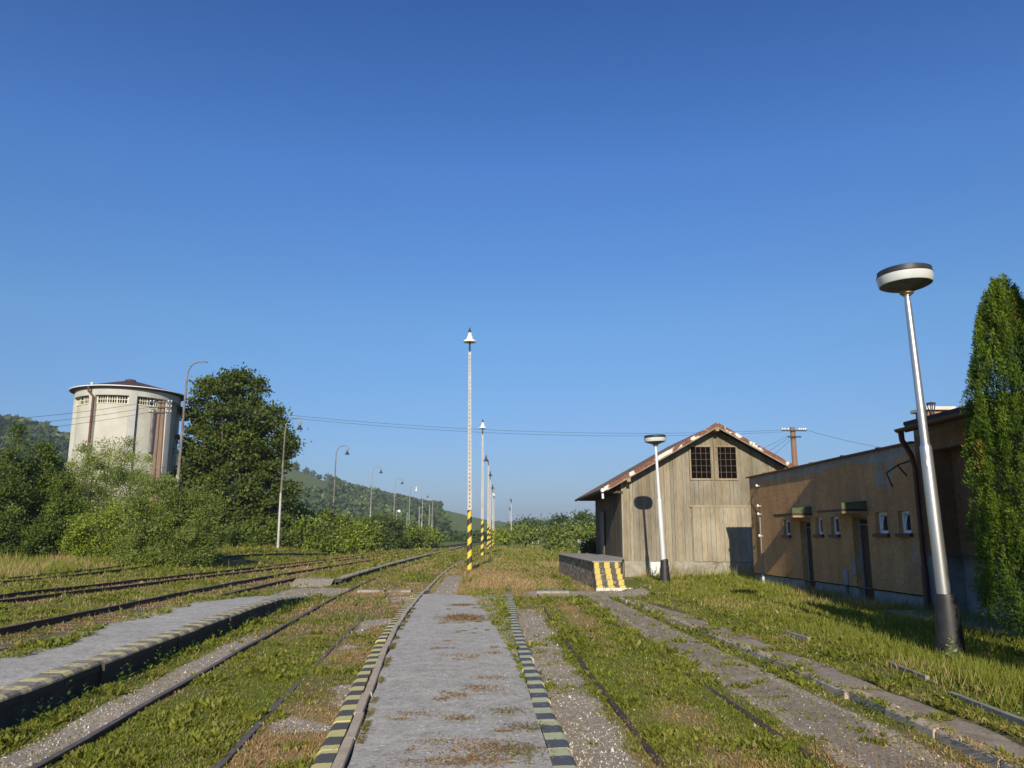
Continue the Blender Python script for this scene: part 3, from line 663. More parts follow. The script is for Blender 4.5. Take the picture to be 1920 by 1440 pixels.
lp = [(-18.35, 50, 12.7, 0, 'leftmost and nearest curved-arm lamp post, bare arm without a lamp, before the water tower', .85, 1.1),
      (-17.85, 74, 12.6, 1, 'curved-arm lamp post with bell lamp close to the big dark maple', .95, 1.0),
      (-17.15, 97, 12.6, 1, 'third curved-arm lamp post from the left, slim and rusty, before the wooded hill', .95, 1.0),
      (-16.4, 125, 12.5, 1, 'fourth curved-arm lamp post from the left with dark bell lamp and pale foot', .95, 1.1),
      (-15.5, 151, 12.5, 1, 'fifth curved-arm lamp post from the left above the bushes', .95, 1.2),
      (-14.6, 174, 12.5, 2, 'sixth curved-arm lamp post from the left with tiny pale lamp', .95, 1.3),
      (-13.9, 204, 12.5, 1, 'seventh curved-arm lamp post from the left near the end of the hill', .9, 1.4),
      (-13.2, 237, 12.5, 1, 'farthest curved-arm lamp post at the right end of the row', .9, 1.5)]
for i, (x, y, tp, la, lab, arm, fat) in enumerate(lp): curved_post(lab, x, y, tp, la, 'rusty_steel' if i < 3 else 'steel_grey', 'pole_c' if i != 2 else 'rusty_steel', arm, fat)
for px, top, Y, lab, la in ((1205/4.571+480, 958, 210, 'short distant lamp post with a white lamp beside the fifth yard post', 2), (1296/4.571+480, 960, 215, 'short grey post without lamp standing left of the sixth yard post', 0),
                            (1401/4.571+480, 951, 235, 'grey post without lamp close beside the seventh yard post', 0), (1487/4.571+480, 947, 245, 'grey post without lamp just left of the farthest yard post', 0)):
    x, y, z = OY(px, top, Y); t0 = thing('distant_post', lab, 'post', (x, y, tz(x, y))); h = z-tz(x, y)
    MB().tube([(0, 0, -.3), (0, 0, h)], [.17, .13], 8).build('shaft', 'steel_grey', t0)
    if la: m = MB(); m.tube([(0, 0, h), (.5, 0, h+.2)], .08, 6); m.lathe([(.4, 0), (.38, .2), (.15, .6)], 10, (.7, 0, h-.3)); m.build('lamp_shade', 'white', t0)

# ------------------------------------------------------------------ walls with openings
def wall_cells(u0, u1, v0, v1, holes):
    us = sorted({u0, u1, *[q for h in holes for q in h[:2]]}); vs = sorted({v0, v1, *[q for h in holes for q in h[2:4]]})
    out = []
    for a, b in zip(us, us[1:]):
        for c, d in zip(vs, vs[1:]):
            mu, mv = (a+b)/2, (c+d)/2
            if not any(h[0] < mu < h[1] and h[2] < mv < h[3] for h in holes): out.append((a, b, c, d))
    return out
def wall_mesh(mb, mapf, u0, u1, v0, v1, holes, depth):
    """front faces only with reveals, so that no seams show; mapf(u, v, w) w = inwards"""
    for a, b, c, d in wall_cells(u0, u1, v0, v1, holes):
        mb.add([mapf(a, c, 0), mapf(b, c, 0), mapf(b, d, 0), mapf(a, d, 0)], [(0, 1, 2, 3)])
    for a, b, c, d in [h[:4] for h in holes]:
        for q in (((a, c), (b, c)), ((b, c), (b, d)), ((b, d), (a, d)), ((a, d), (a, c))):
            (p0, q0), (p1, q1) = q
            mb.add([mapf(p0, q0, 0), mapf(p1, q1, 0), mapf(p1, q1, depth), mapf(p0, q0, depth)], [(0, 1, 2, 3)])
    return mb

# ------------------------------------------------------------------ low ochre outbuilding
AX, AY0, AY1, AZ = 10.6, 18.93, 31.0, 4.12
ob = thing('outbuilding', 'low flat-roofed ochre roughcast building with small high windows and two brown doors', 'building', (0, 0, 0))
wins = [(19.45, 20.02, 1.97, 2.52), (20.57, 21.2, 1.97, 2.52), (23.42, 23.95, 1.95, 2.47), (24.55, 25.05, 1.95, 2.47), (27.15, 27.75, 1.93, 2.45)]
doors = [(21.65, 22.55, .1, 2.42), (25.45, 26.3, .1, 2.38)]
mapA = lambda u, v, w: (AX+w, u, v)
m = MB(); wall_mesh(m, mapA, AY0, AY1, .5, AZ, [(a, b, max(c, .5), d) for a, b, c, d in wins+doors], .28)
m.add([(AX, AY1, 0), (AX+4.4, AY1, 0), (AX+4.4, AY1, AZ), (AX, AY1, AZ)], [(3, 2, 1, 0)])
m.add([(AX+4.4, AY0, 0), (AX+4.4, AY1, 0), (AX+4.4, AY1, AZ), (AX+4.4, AY0, AZ)], [(0, 1, 2, 3)])
m.add([(AX, AY0, 0), (AX+4.4, AY0, 0), (AX+4.4, AY0, AZ), (AX, AY0, AZ)], [(0, 1, 2, 3)])
m.build('wall', 'ochre', ob)
m = MB()
for a, b in ((AY0, 21.65), (22.55, 25.45), (26.3, AY1+.02)): m.box((AX+.03, a, -.1), (AX+.3, b, .5))
m.build('plinth', 'plinth', ob)
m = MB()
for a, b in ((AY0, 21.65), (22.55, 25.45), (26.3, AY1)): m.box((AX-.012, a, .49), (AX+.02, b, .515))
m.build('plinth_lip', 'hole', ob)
m = MB(); y = AY0+.05
m.add([(AX-.1, AY0+.05, 4.12), (AX+4.5, AY0+.05, 4.16), (AX+4.5, AY1+.1, 4.16), (AX-.1, AY1+.1, 4.12), (AX-.1, AY0+.05, 4.17), (AX+4.5, AY0+.05, 4.21), (AX+4.5, AY1+.1, 4.21), (AX-.1, AY1+.1, 4.17)],
      [(0,3,2,1),(4,5,6,7),(0,1,5,4),(1,2,6,5),(2,3,7,6),(3,0,4,7)])
for y in (20.6, 22.7, 24.9, 27.0, 29.1): m.box((AX-.115, y, 4.125), (AX+.2, y+.06, 4.195))
m.build('roof', 'rust_red', ob)
for i, (a, b, c, d) in enumerate(wins):
    f = MB(); x0, x1 = AX+.11, AX+.18; t = .07
    f.box((x0, a, c), (x1, a+t, d)); f.box((x0, b-t, c), (x1, b, d)); f.box((x0, a+t, c), (x1, b-t, c+t)); f.box((x0, a+t, d-t), (x1, b-t, d))
    w = f.build('window', 'frame_white', ob)
    MB().box((x0+.03 if i > 1 else x0+.095, a+t, c+t), (x0+.036 if i > 1 else x0+.1, b-t, d-t)).build('pane', 'glass', w)
    if i < 2:   # tilted sash
        s = MB(); s.add([(x0-.01, a+t, c+t), (x0-.01, b-t, c+t), (x0+.09, b-t, d-t-.02), (x0+.09, a+t, d-t-.02)], [(0,1,2,3)])
        s2 = MB(); s2.tube([(x0-.01, a+t+.02, c+t), (x0+.09, a+t+.02, d-t-.02)], .015, 4); s2.tube([(x0-.01, b-t-.02, c+t), (x0+.09, b-t-.02, d-t-.02)], .015, 4); s2.tube([(x0+.09, a+t, d-t-.02), (x0+.09, b-t, d-t-.02)], .015, 4)
        s2.build('sash', 'frame_white', w)
    MB().box((AX-.09, a-.08, c-.09), (AX+.1, b+.06, c-.003)).build('sill', 'door', w)
    MB().box((x1+.103, a-.02, c-.02), (x1+.12, b+.02, d+.02)).build('room_dark', 'hole', w)
for a, b, c, d in doors:
    dr = MB().box((AX+.20, a+.06, c), (AX+.25, b-.06, d-.22)).build('door', 'door', ob)
    f = MB(); f.box((AX+.17, a, c), (AX+.27, a+.06, d)); f.box((AX+.17, b-.06, c), (AX+.27, b, d)); f.box((AX+.17, a+.06, d-.05), (AX+.27, b-.06, d)); f.box((AX+.17, a+.06, d-.22), (AX+.27, b-.06, d-.19))
    f.build('frame', 'plinth', dr)
    MB().box((AX+.215, a+.06, d-.19), (AX+.225, b-.06, d-.05)).build('transom_pane', 'glass', dr)
    m = MB(); m.box((AX+.17, a+.14, 1.05), (AX+.2, a+.17, 1.3)); m.tube([(AX+.15, a+.155, 1.2), (AX+.15, a+.27, 1.2)], .011, 6); m.build('handle', 'steel_grey', dr)
for ya, yb, z, xo in ((25.25, 26.9, 2.55, 9.95), (21.6, 23.2, 2.57, 9.88)):
    cn = MB().box((xo, ya, z), (AX-.002, yb, z+.06)).build('canopy', 'roof_dark', ob)
    MB().box((xo+.03, ya+.02, z-.07), (AX+.01, ya+.06, z-.003)).build('beam', 'purlin', cn)
    MB().box((xo+.02, ya+.07, z-.05), (xo+.06, yb-.03, z-.003)).build('front_board', 'purlin', cn)
    m = MB(); m.add([(xo+.02, ya+.01, z+.063), (AX-.002, ya+.01, z+.063), (AX-.002, ya+.01, z+.28), (xo+.02, ya+.01, z+.22), (xo+.02, ya+.05, z+.063), (AX-.002, ya+.05, z+.063), (AX-.002, ya+.05, z+.28), (xo+.02, ya+.05, z+.22)],
          [(0,1,2,3),(4,7,6,5),(3,2,6,7),(0,3,7,4)]); m.build('green_flashing', 'moss_green', cn)
m = MB(); m.tube([(AX-.05, 29.9, .05), (AX-.05, 29.9, 1.3), (AX-.05, 29.9, 2.6)], .02, 6); m.build('conduit', 'steel_grey', ob)
m = MB(); m.tube([(AX-.05, 29.9, .05), (AX-.05, 29.9, .5)], .045, 8); m.build('conduit_sleeve', 'frame_white', ob)
for z in (3.75, 3.0, 2.7, 1.9):
    m = MB(); m.tube([(AX, 29.85, z), (AX-.1, 29.85, z)], .014, 5); m.lathe([(.03, -.03), (.045, 0), (.03, .06)], 8, (AX-.12, 29.85, z)); m.build('insulator', 'white', ob)
m = MB(); m.tube([(AX-.1, 30.95, 3.1), (AX-.12, 29.85, 3.75)], .008, 4); m.tube([(AX-.1, 31, 2.2), (AX-.12, 29.85, 2.7)], .008, 4); m.tube([(AX-.12, 29.85, 3.75), (AX-.05, 29.88, 3.0), (AX-.05, 29.9, 2.6)], .008, 4); m.build('cable', 'wire', ob)
m = MB(); m.tube([(AX, 19.15, 3.72), (AX-.28, 19.25, 3.62), (AX-.55, 19.35, 3.42), (AX-.45, 19.3, 3.08)], .022, 6); m.tube([(AX-.3, 19.25, 3.6), (AX-.12, 19.2, 3.34)], .022, 6); m.build('bracket', 'black_iron', ob)
m = MB(); m.box((AX-.035, 23.03, .52), (AX-.003, 23.35, .95)); m.tube([(AX-.04, 23.2, .2), (AX-.04, 23.2, .5)], .06, 8); m.build('meter_cover', 'plinth', ob)
ch = thing('chimney', 'small rendered chimney with pale slab cap on the flat roof behind the silver lamp', 'chimney', (0, 0, 0))
MB().box((12.33, 21.2, 4.15), (12.95, 21.85, 5.29)).build('stack', 'brick', ch, bev=.01)
MB().box((12.24, 21.1, 5.293), (13.07, 21.95, 5.39)).build('cap', 'cap', ch, bev=.01)
fl = thing('flue_pipe', 'dark metal flue with flared cowl in front of the rendered chimney', 'flue')
m = MB(); m.tube([(12.08, 20.6, 4.1), (12.08, 20.6, 5.12)], .05, 12); m.tube([(12.08, 20.6, 5.0), (12.08, 20.6, 5.14)], .065, 12); m.build('pipe', 'dark_metal', fl, True)
m = MB()
for k in range(4):
    a = R(45+90*k); m.tube([(12.08+.05*math.cos(a), 20.6+.05*math.sin(a), 5.12), (12.08+.1*math.cos(a), 20.6+.1*math.sin(a), 5.36)], .014, 5)
m.lathe([(.115, 5.36), (.12, 5.39), (.05, 5.41)], 14, (12.08, 20.6, 0)); m.build('cowl', 'dark_metal', fl)

# ------------------------------------------------------------------ taller wing and the station building behind the camera's right
wg = thing('station_wing', 'taller shaded ochre wing with deep porch opening beyond the hedge tree', 'building')
m = MB()
mapB = lambda u, v, w: (AX-.012+w, u, v)
wall_mesh(m, mapB, 11.02, 18.92, 1.47, 4.42, [(12.0, 18.2, 1.47, 3.87)], .44)
m.add([(AX-.012, 18.92, 0), (AX+8, 18.92, 0), (AX+8, 18.92, 4.6), (AX-.012, 18.92, 4.42)], [(3, 2, 1, 0)])
m.add([(AX+.43, 12.0, 1.47), (AX+.43, 18.2, 1.47), (AX+.43, 18.2, 3.87), (AX+.43, 12.0, 3.87)], [(0, 1, 2, 3)])
m.build('wall', 'ochre2', wg)
m = MB(); m.box((AX+.01, 18.2, -.1), (AX+.5, 18.90, 1.465)); m.box((AX+.45, 12, -.1), (AX+.6, 18.19, 1.465)); m.box((AX+.01, 11.02, -.1), (AX+.5, 12, 1.465)); m.build('plinth', 'plinth', wg)
m = MB(); m.add([(10.19, 11, 4.50), (10.19, 18.62, 4.50), (19, 18.62, 4.75), (19, 11, 4.75), (10.19, 11, 4.585), (10.19, 18.62, 4.585), (19, 18.62, 4.835), (19, 11, 4.835)],
      [(0,1,2,3),(4,7,6,5),(0,4,5,1),(1,5,6,2),(2,6,7,3),(3,7,4,0)]); m.build('roof', 'roof_dark', wg)
m = MB(); m.box((10.23, 11, 4.42), (10.58, 18.6, 4.49)); m.box((10.2, 11, 4.33), (10.228, 18.6, 4.495)); m.build('eave_boards', 'brown_gutter', wg)
m = MB(); pr = [(10.10+.085*math.cos(a), 4.42+.085*math.sin(a)) for a in [R(q) for q in range(180, 361, 20)]]+[(10.10+.075*math.cos(a), 4.42+.075*math.sin(a)) for a in [R(q) for q in range(360, 179, -20)]]
n = len(pr); m.add([(x, 11, z) for x, z in pr]+[(x, 18.75, z) for x, z in pr], [(i, (i+1) % n, n+(i+1) % n, n+i) for i in range(n)]+[tuple(range(n)), tuple(range(2*n-1, n-1, -1))]); m.build('gutter', 'brown_gutter', wg)
m = MB(); m.tube([(10.10, 18.6, 4.36), (10.14, 18.65, 4.15), (10.42, 18.8, 3.8), (10.5, 18.85, 3.5), (10.5, 18.85, .1)], [.07, .065, .06, .055, .055], 10); m.tube([(10.5, 18.85, .05), (10.5, 18.85, 1.2)], .075, 10); m.build('downpipe', 'brown_gutter', wg, True)
sb = thing('station_building', 'tall ochre station building out of view on the right that shades the small one', 'building')
m = MB(); bw = [(y, y+1.1, z, z+1.6) for y in (-5, -2, 1, 4, 7.5) for z in (1.1, 4.2, 7.3)]
wall_mesh(m, lambda u, v, w: (8.92+w, u, v), -8, 11, 0, 9.0, bw, .2)
m.add([(8.92, 11, 0), (20, 11, 0), (20, 11, 9.0), (8.92, 11, 9.0)], [(3, 2, 1, 0)]); m.add([(20, -8, 0), (20, 11, 0), (20, 11, 9.0), (20, -8, 9.0)], [(0, 1, 2, 3)])
m.add([(8.92, -8, 0), (20, -8, 0), (20, -8, 9.0), (8.92, -8, 9.0)], [(0, 1, 2, 3)]); m.build('wall', 'ochre2', sb)
for a, b, c, d in bw:
    f = MB(); f.box((9.05, a, c), (9.1, a+.07, d)); f.box((9.05, b-.07, c), (9.1, b, d)); f.box((9.05, a, c), (9.1, b, c+.07)); f.box((9.05, a, d-.07), (9.1, b, d)); f.box((9.05, (a+b)/2-.04, c), (9.1, (a+b)/2+.04, d))
    w = f.build('window', 'frame_white', sb); MB().box((9.08, a+.01, c+.01), (9.09, b-.01, d-.01)).build('pane', 'glass', w)
MB().box((8.85, -8.1, 9.003), (20.1, 11.02, 9.1)).build('roof', 'roof_dark', sb)
MB().box((8.9, -8.05, 9.103), (10.75, 11.0, 10.0)).build('shadow_block', 'ochre2', sb)  # unseen raised roof block, added so its shadow falls on the low wall
MB().box((9.3, 13.3, -.05), (10.58, 18.6, .24)).build('pavement', 'concrete', None, bev=.02, kind='structure')

# ------------------------------------------------------------------ wooden goods shed
SX0, SX1, SY0, SY1, RX, RZ = 6.38, 14.7, 35.4, 43.4, 10.58, 6.80
slope = (6.80-3.93)/(10.58-5.45)
def roof_z(x): return RZ-slope*abs(x-RX)
sh = thing('goods_shed', 'weathered grey wooden goods shed with gable roof and barred upper windows', 'shed')
rb = random.Random(12)
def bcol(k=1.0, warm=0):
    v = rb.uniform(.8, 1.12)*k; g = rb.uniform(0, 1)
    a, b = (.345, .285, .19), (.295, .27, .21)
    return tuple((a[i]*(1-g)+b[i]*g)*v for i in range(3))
def gable_boards(mb, x0, x1, zb, holes, y, th=.024, k=1.0, wmin=.13, wmax=.21, ztop=None):
    x = x0
    while x < x1-.02:
        w = min(rb.uniform(wmin, wmax), x1-x); xm = x+w/2
        zt0 = (roof_z(x+.006) if ztop is None else ztop)-.12*(ztop is None); zt1 = (roof_z(x+w-.006) if ztop is None else ztop)-.12*(ztop is None)
        if zt0 > zb and zt1 > zb:
            lo = zb+rb.uniform(-.03, .02); cuts = sorted([(h[2], h[3]) for h in holes if h[0] < xm < h[1]]); segs = []; s = lo
            for c0, c1 in cuts: segs.append((s, c0)); s = c1
            segs.append((s, None)); yo = rb.uniform(0, .014); c = bcol(k)
            for a, b in segs:
                t0, t1 = (zt0, zt1) if b is None else (b, b)
                mb.add([(x+.006, y-th-yo, a), (x+w-.006, y-th-yo, a), (x+w-.006, y-yo*.5, a), (x+.006, y-yo*.5, a),
                        (x+.006, y-th-yo, t0), (x+w-.006, y-th-yo, t1), (x+w-.006, y-yo*.5, t1), (x+.006, y-yo*.5, t0)],
                       [(0,3,2,1),(4,5,6,7),(0,1,5,4),(1,2,6,5),(2,3,7,6),(3,0,4,7)], c)
                if k > .9 and rb.random() < .5:
                    mb.box((x+w-.012, y-th-.03, a), (x+w+.016, y-th-.004, min(t0, t1)-.02), tuple(q*1.08 for q in c))
        x += w
WH = [(9.5, 10.42, 4.42, 5.82), (10.62, 11.54, 4.42, 5.82)]
DH = (9.46, 12.08, .80, 3.15)
m = MB(); gable_boards(m, SX0, SX1, .82, WH, SY0); m.build('gable_wall', 'board', sh)
MB().add([(SX0, SY0+.01, .8), (SX1, SY0+.01, .8), (SX1, SY0+.01, roof_z(SX1)-.15), (RX, SY0+.01, RZ-.15), (SX0, SY0+.01, roof_z(SX0)-.15)], [(0,1,2,3,4)]).build('gable_backing', 'soffit', sh)
m = MB(); gable_boards(m, DH[0], DH[1], DH[2], [], SY0-.05, .022, 1.42, .17, .22, DH[3]); m.box((DH[0]-.1, SY0-.095, DH[3]), (DH[1]+.06, SY0-.05, DH[3]+.09), (.42,.36,.25)); dd = m.build('loading_door', 'board', sh, label='paler boarded loading door')
for a, b, c, d in WH:
    f = MB()
    for q in (((a-.07, c-.08), (a, d+.07)), ((b, c-.08), (b+.07, d+.07)), ((a, d), (b, d+.07)), ((a, c-.08), (b, c))):
        f.box((q[0][0], SY0-.075, q[0][1]), (q[1][0], SY0-.02, q[1][1]), (.36,.30,.2))
    w = f.build('window', 'board', sh); g = MB()
    for k in range(1, 4): x = a+(b-a)*k/4; g.box((x-.008, SY0-.04, c), (x+.008, SY0-.02, d))
    for k in range(1, 5): z = c+(d-c)*k/5; g.box((a, SY0-.0425, z-.007), (b, SY0-.0185, z+.007))
    g.build('bars', 'bark', w); MB().box((a, SY0-.012, c), (b, SY0-.004, d)).build('dark_opening', 'hole', w)
m = MB(); m.box((SX0+.02, SY0-.03, -.2), (SX1, SY0+.2, .83)); m.box((SX0-.01, SY0+.2, -.2), (SX0+.25, SY1, .95)); m.build('plinth', 'concrete', sh)
MB().box((7.55, SY0-.036, .1), (8.35, SY0-.031, .78)).build('whitewashed_patch', 'frame_white', sh)
m = MB(); y = SY0
while y < SY1-.02:
    w = min(rb.uniform(.13, .2), SY1-y); zt = roof_z(SX0)-.1; c = bcol(.38); xo = rb.uniform(0, .02)  # side boards darkened: the shade under the eave is put into their colour
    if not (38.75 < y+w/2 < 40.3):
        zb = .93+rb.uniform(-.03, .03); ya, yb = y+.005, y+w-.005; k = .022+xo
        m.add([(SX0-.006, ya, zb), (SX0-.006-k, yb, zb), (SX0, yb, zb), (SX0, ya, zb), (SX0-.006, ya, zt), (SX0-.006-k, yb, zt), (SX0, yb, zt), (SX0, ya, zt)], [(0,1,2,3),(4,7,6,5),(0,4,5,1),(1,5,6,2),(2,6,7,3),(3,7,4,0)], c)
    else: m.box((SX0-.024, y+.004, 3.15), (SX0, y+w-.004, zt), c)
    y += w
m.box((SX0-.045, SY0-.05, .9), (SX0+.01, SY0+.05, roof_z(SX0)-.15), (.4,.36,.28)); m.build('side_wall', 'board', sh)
MB().box((SX0+.012, SY0+.03, .9), (SX0+.03, SY1, 3.9)).build('side_backing', 'soffit', sh)
dl = MB()
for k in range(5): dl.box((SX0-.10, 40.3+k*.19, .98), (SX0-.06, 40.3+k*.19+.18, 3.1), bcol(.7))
dl.build('sliding_door', 'board', sh)
MB().add([(SX1, SY0, 0), (SX1, SY1, 0), (SX1, SY1, roof_z(SX1)-.15), (SX1, SY0, roof_z(SX1)-.15)], [(0,1,2,3)]).add([(SX0, SY1, 0), (SX1, SY1, 0), (SX1, SY1, roof_z(SX1)-.15), (RX, SY1, RZ-.15), (SX0, SY1, roof_z(SX0)-.15)], [(4,3,2,1,0)]).build('rear_walls', 'soffit', sh)
EX0, EX1, VY0, VY1 = 5.42, 15.7, 34.75, 44.0
m = MB()
for x0, x1 in ((EX0, RX), (RX, EX1)):
    m.add([(x0, VY0, roof_z(x0)-.05), (x1, VY0, roof_z(x1)-.05), (x1, VY1, roof_z(x1)-.05), (x0, VY1, roof_z(x0)-.05), (x0, VY0, roof_z(x0)), (x1, VY0, roof_z(x1)), (x1, VY1, roof_z(x1)), (x0, VY1, roof_z(x0))],
          [(0,3,2,1),(4,5,6,7),(0,1,5,4),(1,2,6,5),(2,3,7,6),(3,0,4,7)])
rf = m.build('roof', 'roof_tile', sh)
m = MB(); rv = random.Random(4)
for x0, x1 in ((EX0+.05, RX), (RX, EX1)):
    n = 16
    for k in range(n):
        a = x0+(x1-x0)*k/n; b = x0+(x1-x0)*(k+1)/n; dz = rv.uniform(-.012, .012)
        m.add([(a, VY0-.03, roof_z(a)-.13+dz), (b, VY0-.03, roof_z(b)-.13+dz), (b, VY0-.03, roof_z(b)+.05+dz), (a, VY0-.03, roof_z(a)+.05+dz),
               (a, VY0+.2, roof_z(a)+.05+dz), (b, VY0+.2, roof_z(b)+.05+dz)], [(0,1,2,3),(3,2,5,4)])
m.build('verge_sheet', 'peel', rf)
m = MB()
for x0, x1 in ((EX0+.2, RX), (RX, EX1)):
    m.add([(x0, VY0-.015, roof_z(x0)-.19), (x1, VY0-.015, roof_z(x1)-.19), (x1, VY0-.015, roof_z(x1)-.12), (x0, VY0-.015, roof_z(x0)-.12), (x0, VY0+.02, roof_z(x0)-.19), (x1, VY0+.02, roof_z(x1)-.19), (x1, VY0+.02, roof_z(x1)-.12), (x0, VY0+.02, roof_z(x0)-.12)],
          [(0,1,2,3),(4,7,6,5),(0,4,5,1),(3,2,6,7)])
m.build('bargeboard', 'fascia', rf)
m = MB()
for x in (6.5, RX-.07, 14.4): MB().box((x, VY0-.0, roof_z(x+.07)-.33), (x+.15, SY0, roof_z(x+.07)-.15)).build('purlin', 'purlin', rf)
m = MB(); m.tube([(EX0-.05, VY0, roof_z(EX0)-.06), (EX0-.05, VY1, roof_z(EX0)-.10)], .065, 8); m.build('gutter', 'rail_side', rf)
m = MB(); m.tube([(EX0-.02, VY0-.1, roof_z(EX0)-.06), (EX0-.02, VY0+.25, roof_z(EX0)-.06)], .08, 10); m.tube([(EX0+.0, VY0+.1, roof_z(EX0)-.08), (EX0+.02, VY0+.1, roof_z(EX0)-.42)], .05, 8); m.build('gutter_end', 'white', rf)
m = MB()
for k in range(9):
    y = VY0+.5+k; m.box((EX0+.02, y, roof_z(EX0)-.16), (SX0, y+.09, roof_z(EX0)-.06))
m.build('rafter_tails', 'soffit', rf)

# loading ramp with painted steps
rp = thing('loading_ramp', 'rubble-stone loading ramp along the left side of the wooden shed', 'loading ramp')
poly = [(4.33, 30.25), (5.32, 30.25), (6.34, 35.36), (6.34, 43.4), (4.33, 43.4)]
m = MB(); m.prism([(x+(.02 if x < 5 else 0), y) for x, y in poly], -.2, .93); m.build('stone_wall', 'rubble', rp)
m = MB(); m.prism([(4.27, 30.2), (5.36, 30.2), (6.35, 35.3), (6.36, 43.45), (4.27, 43.45)], .935, .985); m.build('deck', 'concrete', rp, bev=.015)
m = MB()
for k in range(5):
    z1 = .95-.19*k; y1 = 30.2-.23*k; m.prism([(4.30-.02*k, y1-.23), (5.20+.03*k, y1-.23), (5.20+.03*k, y1-.003), (4.30-.02*k, y1-.003)], -.1, z1-.02*(k > 0))
m.build('steps', 'steps', rp, bev=.02, label='worn steps painted in yellow and black squares')
MB().box((4.2, 28.85, -.05), (5.5, 29.05, .1)).build('foot_slab', 'cap', rp, bev=.015)

# ------------------------------------------------------------------ water tower
TX, TY, TR = -35.15, 81, 4.85
tb = tz(TX, TY); tw = thing('water_tower', 'round cream water tower with brown conical roof and a ribbon of barred windows', 'water tower', (TX, TY, tb))
ct = 15.3-tb; z0w, z1w = 14.33-tb, 15.05-tb
def arc(mb, r0, r1, a0, a1, z0, z1, n=8, mi=0):
    for k in range(n):
        t0 = a0+(a1-a0)*k/n; t1 = a0+(a1-a0)*(k+1)/n
        P = lambda r, t, z: (r*math.cos(t), r*math.sin(t), z)
        vs = [P(r0, t0, z0), P(r0, t1, z0), P(r1, t1, z0), P(r1, t0, z0), P(r0, t0, z1), P(r0, t1, z1), P(r1, t1, z1), P(r1, t0, z1)]
        fs = [(0,3,2,1) if 0 else (0,1,2,3), (4,7,6,5), (3,2,6,7), (0,4,5,1)]
        if k == 0: fs.append((0,3,7,4))
        if k == n-1: fs.append((1,5,6,2))
        mb.add(vs, fs, mi=mi)
cam_a = math.atan2(0-TY, 0-TX)                 # direction to the viewer
step = R(45); ribs = [cam_a+R(4)+step*k for k in range(8)]; rw = R(4.2)
m = MB(); m.lathe([(TR-.32, -1), (TR-.32, z0w)], 72, caps=False); m.lathe([(TR-.9, z0w-.01), (TR-.9, z1w+.3)], 72, caps=False); m.build('recessed_wall', 'tower', tw, True)
m = MB()
for a in ribs: arc(m, TR-.95, TR, a-rw, a+rw, -1, ct, 3)
m.build('ribs', 'tower_rib', tw)
m = MB(); arc(m, TR-1, TR-.004, 0, 2*math.pi, z1w, ct+.55, 72); m.build('top_band', 'tower_rib', tw)
for i, a in enumerate(ribs):
    a0, a1 = a+rw, a+step-rw; s0, s1 = a0+R(1.5), a1-R(1.5)
    mm = MB(); arc(mm, TR-.42, TR-.26, a0, a1, z0w-.08, z0w, 8); arc(mm, TR-.4, TR-.3, a0, s0, z0w, z1w, 1); arc(mm, TR-.4, TR-.3, s1, a1, z0w, z1w, 1)
    w = mm.build('window', 'muntin', tw); bb = MB(); nb = 12
    for k in range(1, nb):
        if k in (5, 6, 7) and i % 2 == 0 and k == 6: continue
        t = s0+(s1-s0)*k/nb; hw = .006 if k % 4 else .012; arc(bb, TR-.37, TR-.34, t-hw, t+hw, z0w, z1w, 1)
    arc(bb, TR-.365, TR-.335, s0, s1, (z0w+z1w)/2-.03, (z0w+z1w)/2+.03, 8); bb.build('muntins', 'muntin', w)
    b2 = MB(); arc(b2, TR-.62, TR-.6, a0, a1, z0w, z1w, 8); b2.build('pane', 'glass', w)
ez = 15.88-tb
m = MB(); m.lathe([(TR-.9, ez-.25), (5.15, ez-.12), (5.33, ez-.02), (5.33, ez+.05), (.55, ez+1.36), (.5, ez+1.5), (.05, ez+1.62)], 72, caps=False); rf = m.build('roof', 'tower_roof', tw, True)
m = MB(); arc(m, 5.32, 5.37, 0, 2*math.pi, ez-.03, ez+.05, 72); m.build('gutter', 'white', rf)
m = MB(); m.lathe([(.12, 0), (.12, .55), (.17, .56), (.17, .65)], 10, (-3.2, -1.2, ez+.35)); m.build('vent', 'white', rf)
def onwall(deg, r): a = cam_a+R(deg); return (r*math.cos(a), r*math.sin(a))
dx, dy = onwall(-38, TR+.12)
ex, ey = onwall(-41.5, 5.35)
MB().tube([(ex, ey, ez-.05), (ex*.99, ey*.99, ez-.5), (dx, dy, ez-1.0), (dx, dy, 0)], .11, 8).build('downpipe', 'rust_red', tw, True)
dx, dy = onwall(8.5, TR-.1); MB().tube([(dx, dy, 14.3-tb), (dx, dy, 0)], .05, 6).build('cable', 'wire', tw)
dx, dy = onwall(28, TR-.14); MB().tube([(dx, dy, 14.0-tb), (dx, dy, 9.8-tb)], .17, 6).build('level_gauge', 'rusty_steel', tw)

# ------------------------------------------------------------------ telegraph poles and wires
def wire(label, a, b, sag, r=.012):
    a, b = Vector(a), Vector(b); pts = [a.lerp(b, t)-Vector((0, 0, 4*sag*t*(1-t))) for t in np.linspace(0, 1, 25)]
    mb = MB(); o = a; mb.tube([p-o for p in pts], r, 5); mb.build('overhead_wire', 'wire', loc=tuple(o), label=label, cat='wire')
pa = OY(304, 752, 55); pz = tz(pa[0], 55)
tp = thing('double_telegraph_pole', 'reddish double wooden telegraph pole standing in front of the water tower', 'telegraph pole', (pa[0], 55, pz)); h = pa[2]-pz
for dx, r in ((-.14, .13), (.14, .14)):
    MB().tube([(dx*1.6, 0, -.2), (dx*.9, 0, h)], [r*1.1, r*.85], 10).build('pole', 'wood_pole', tp, True)
m = MB()
for z in (h-.15, h-.5, h-.85): m.box((-.75, -.2, z), (.75, -.12, z+.08))
m.build('crossarm', 'dark_metal', tp)
m = MB()
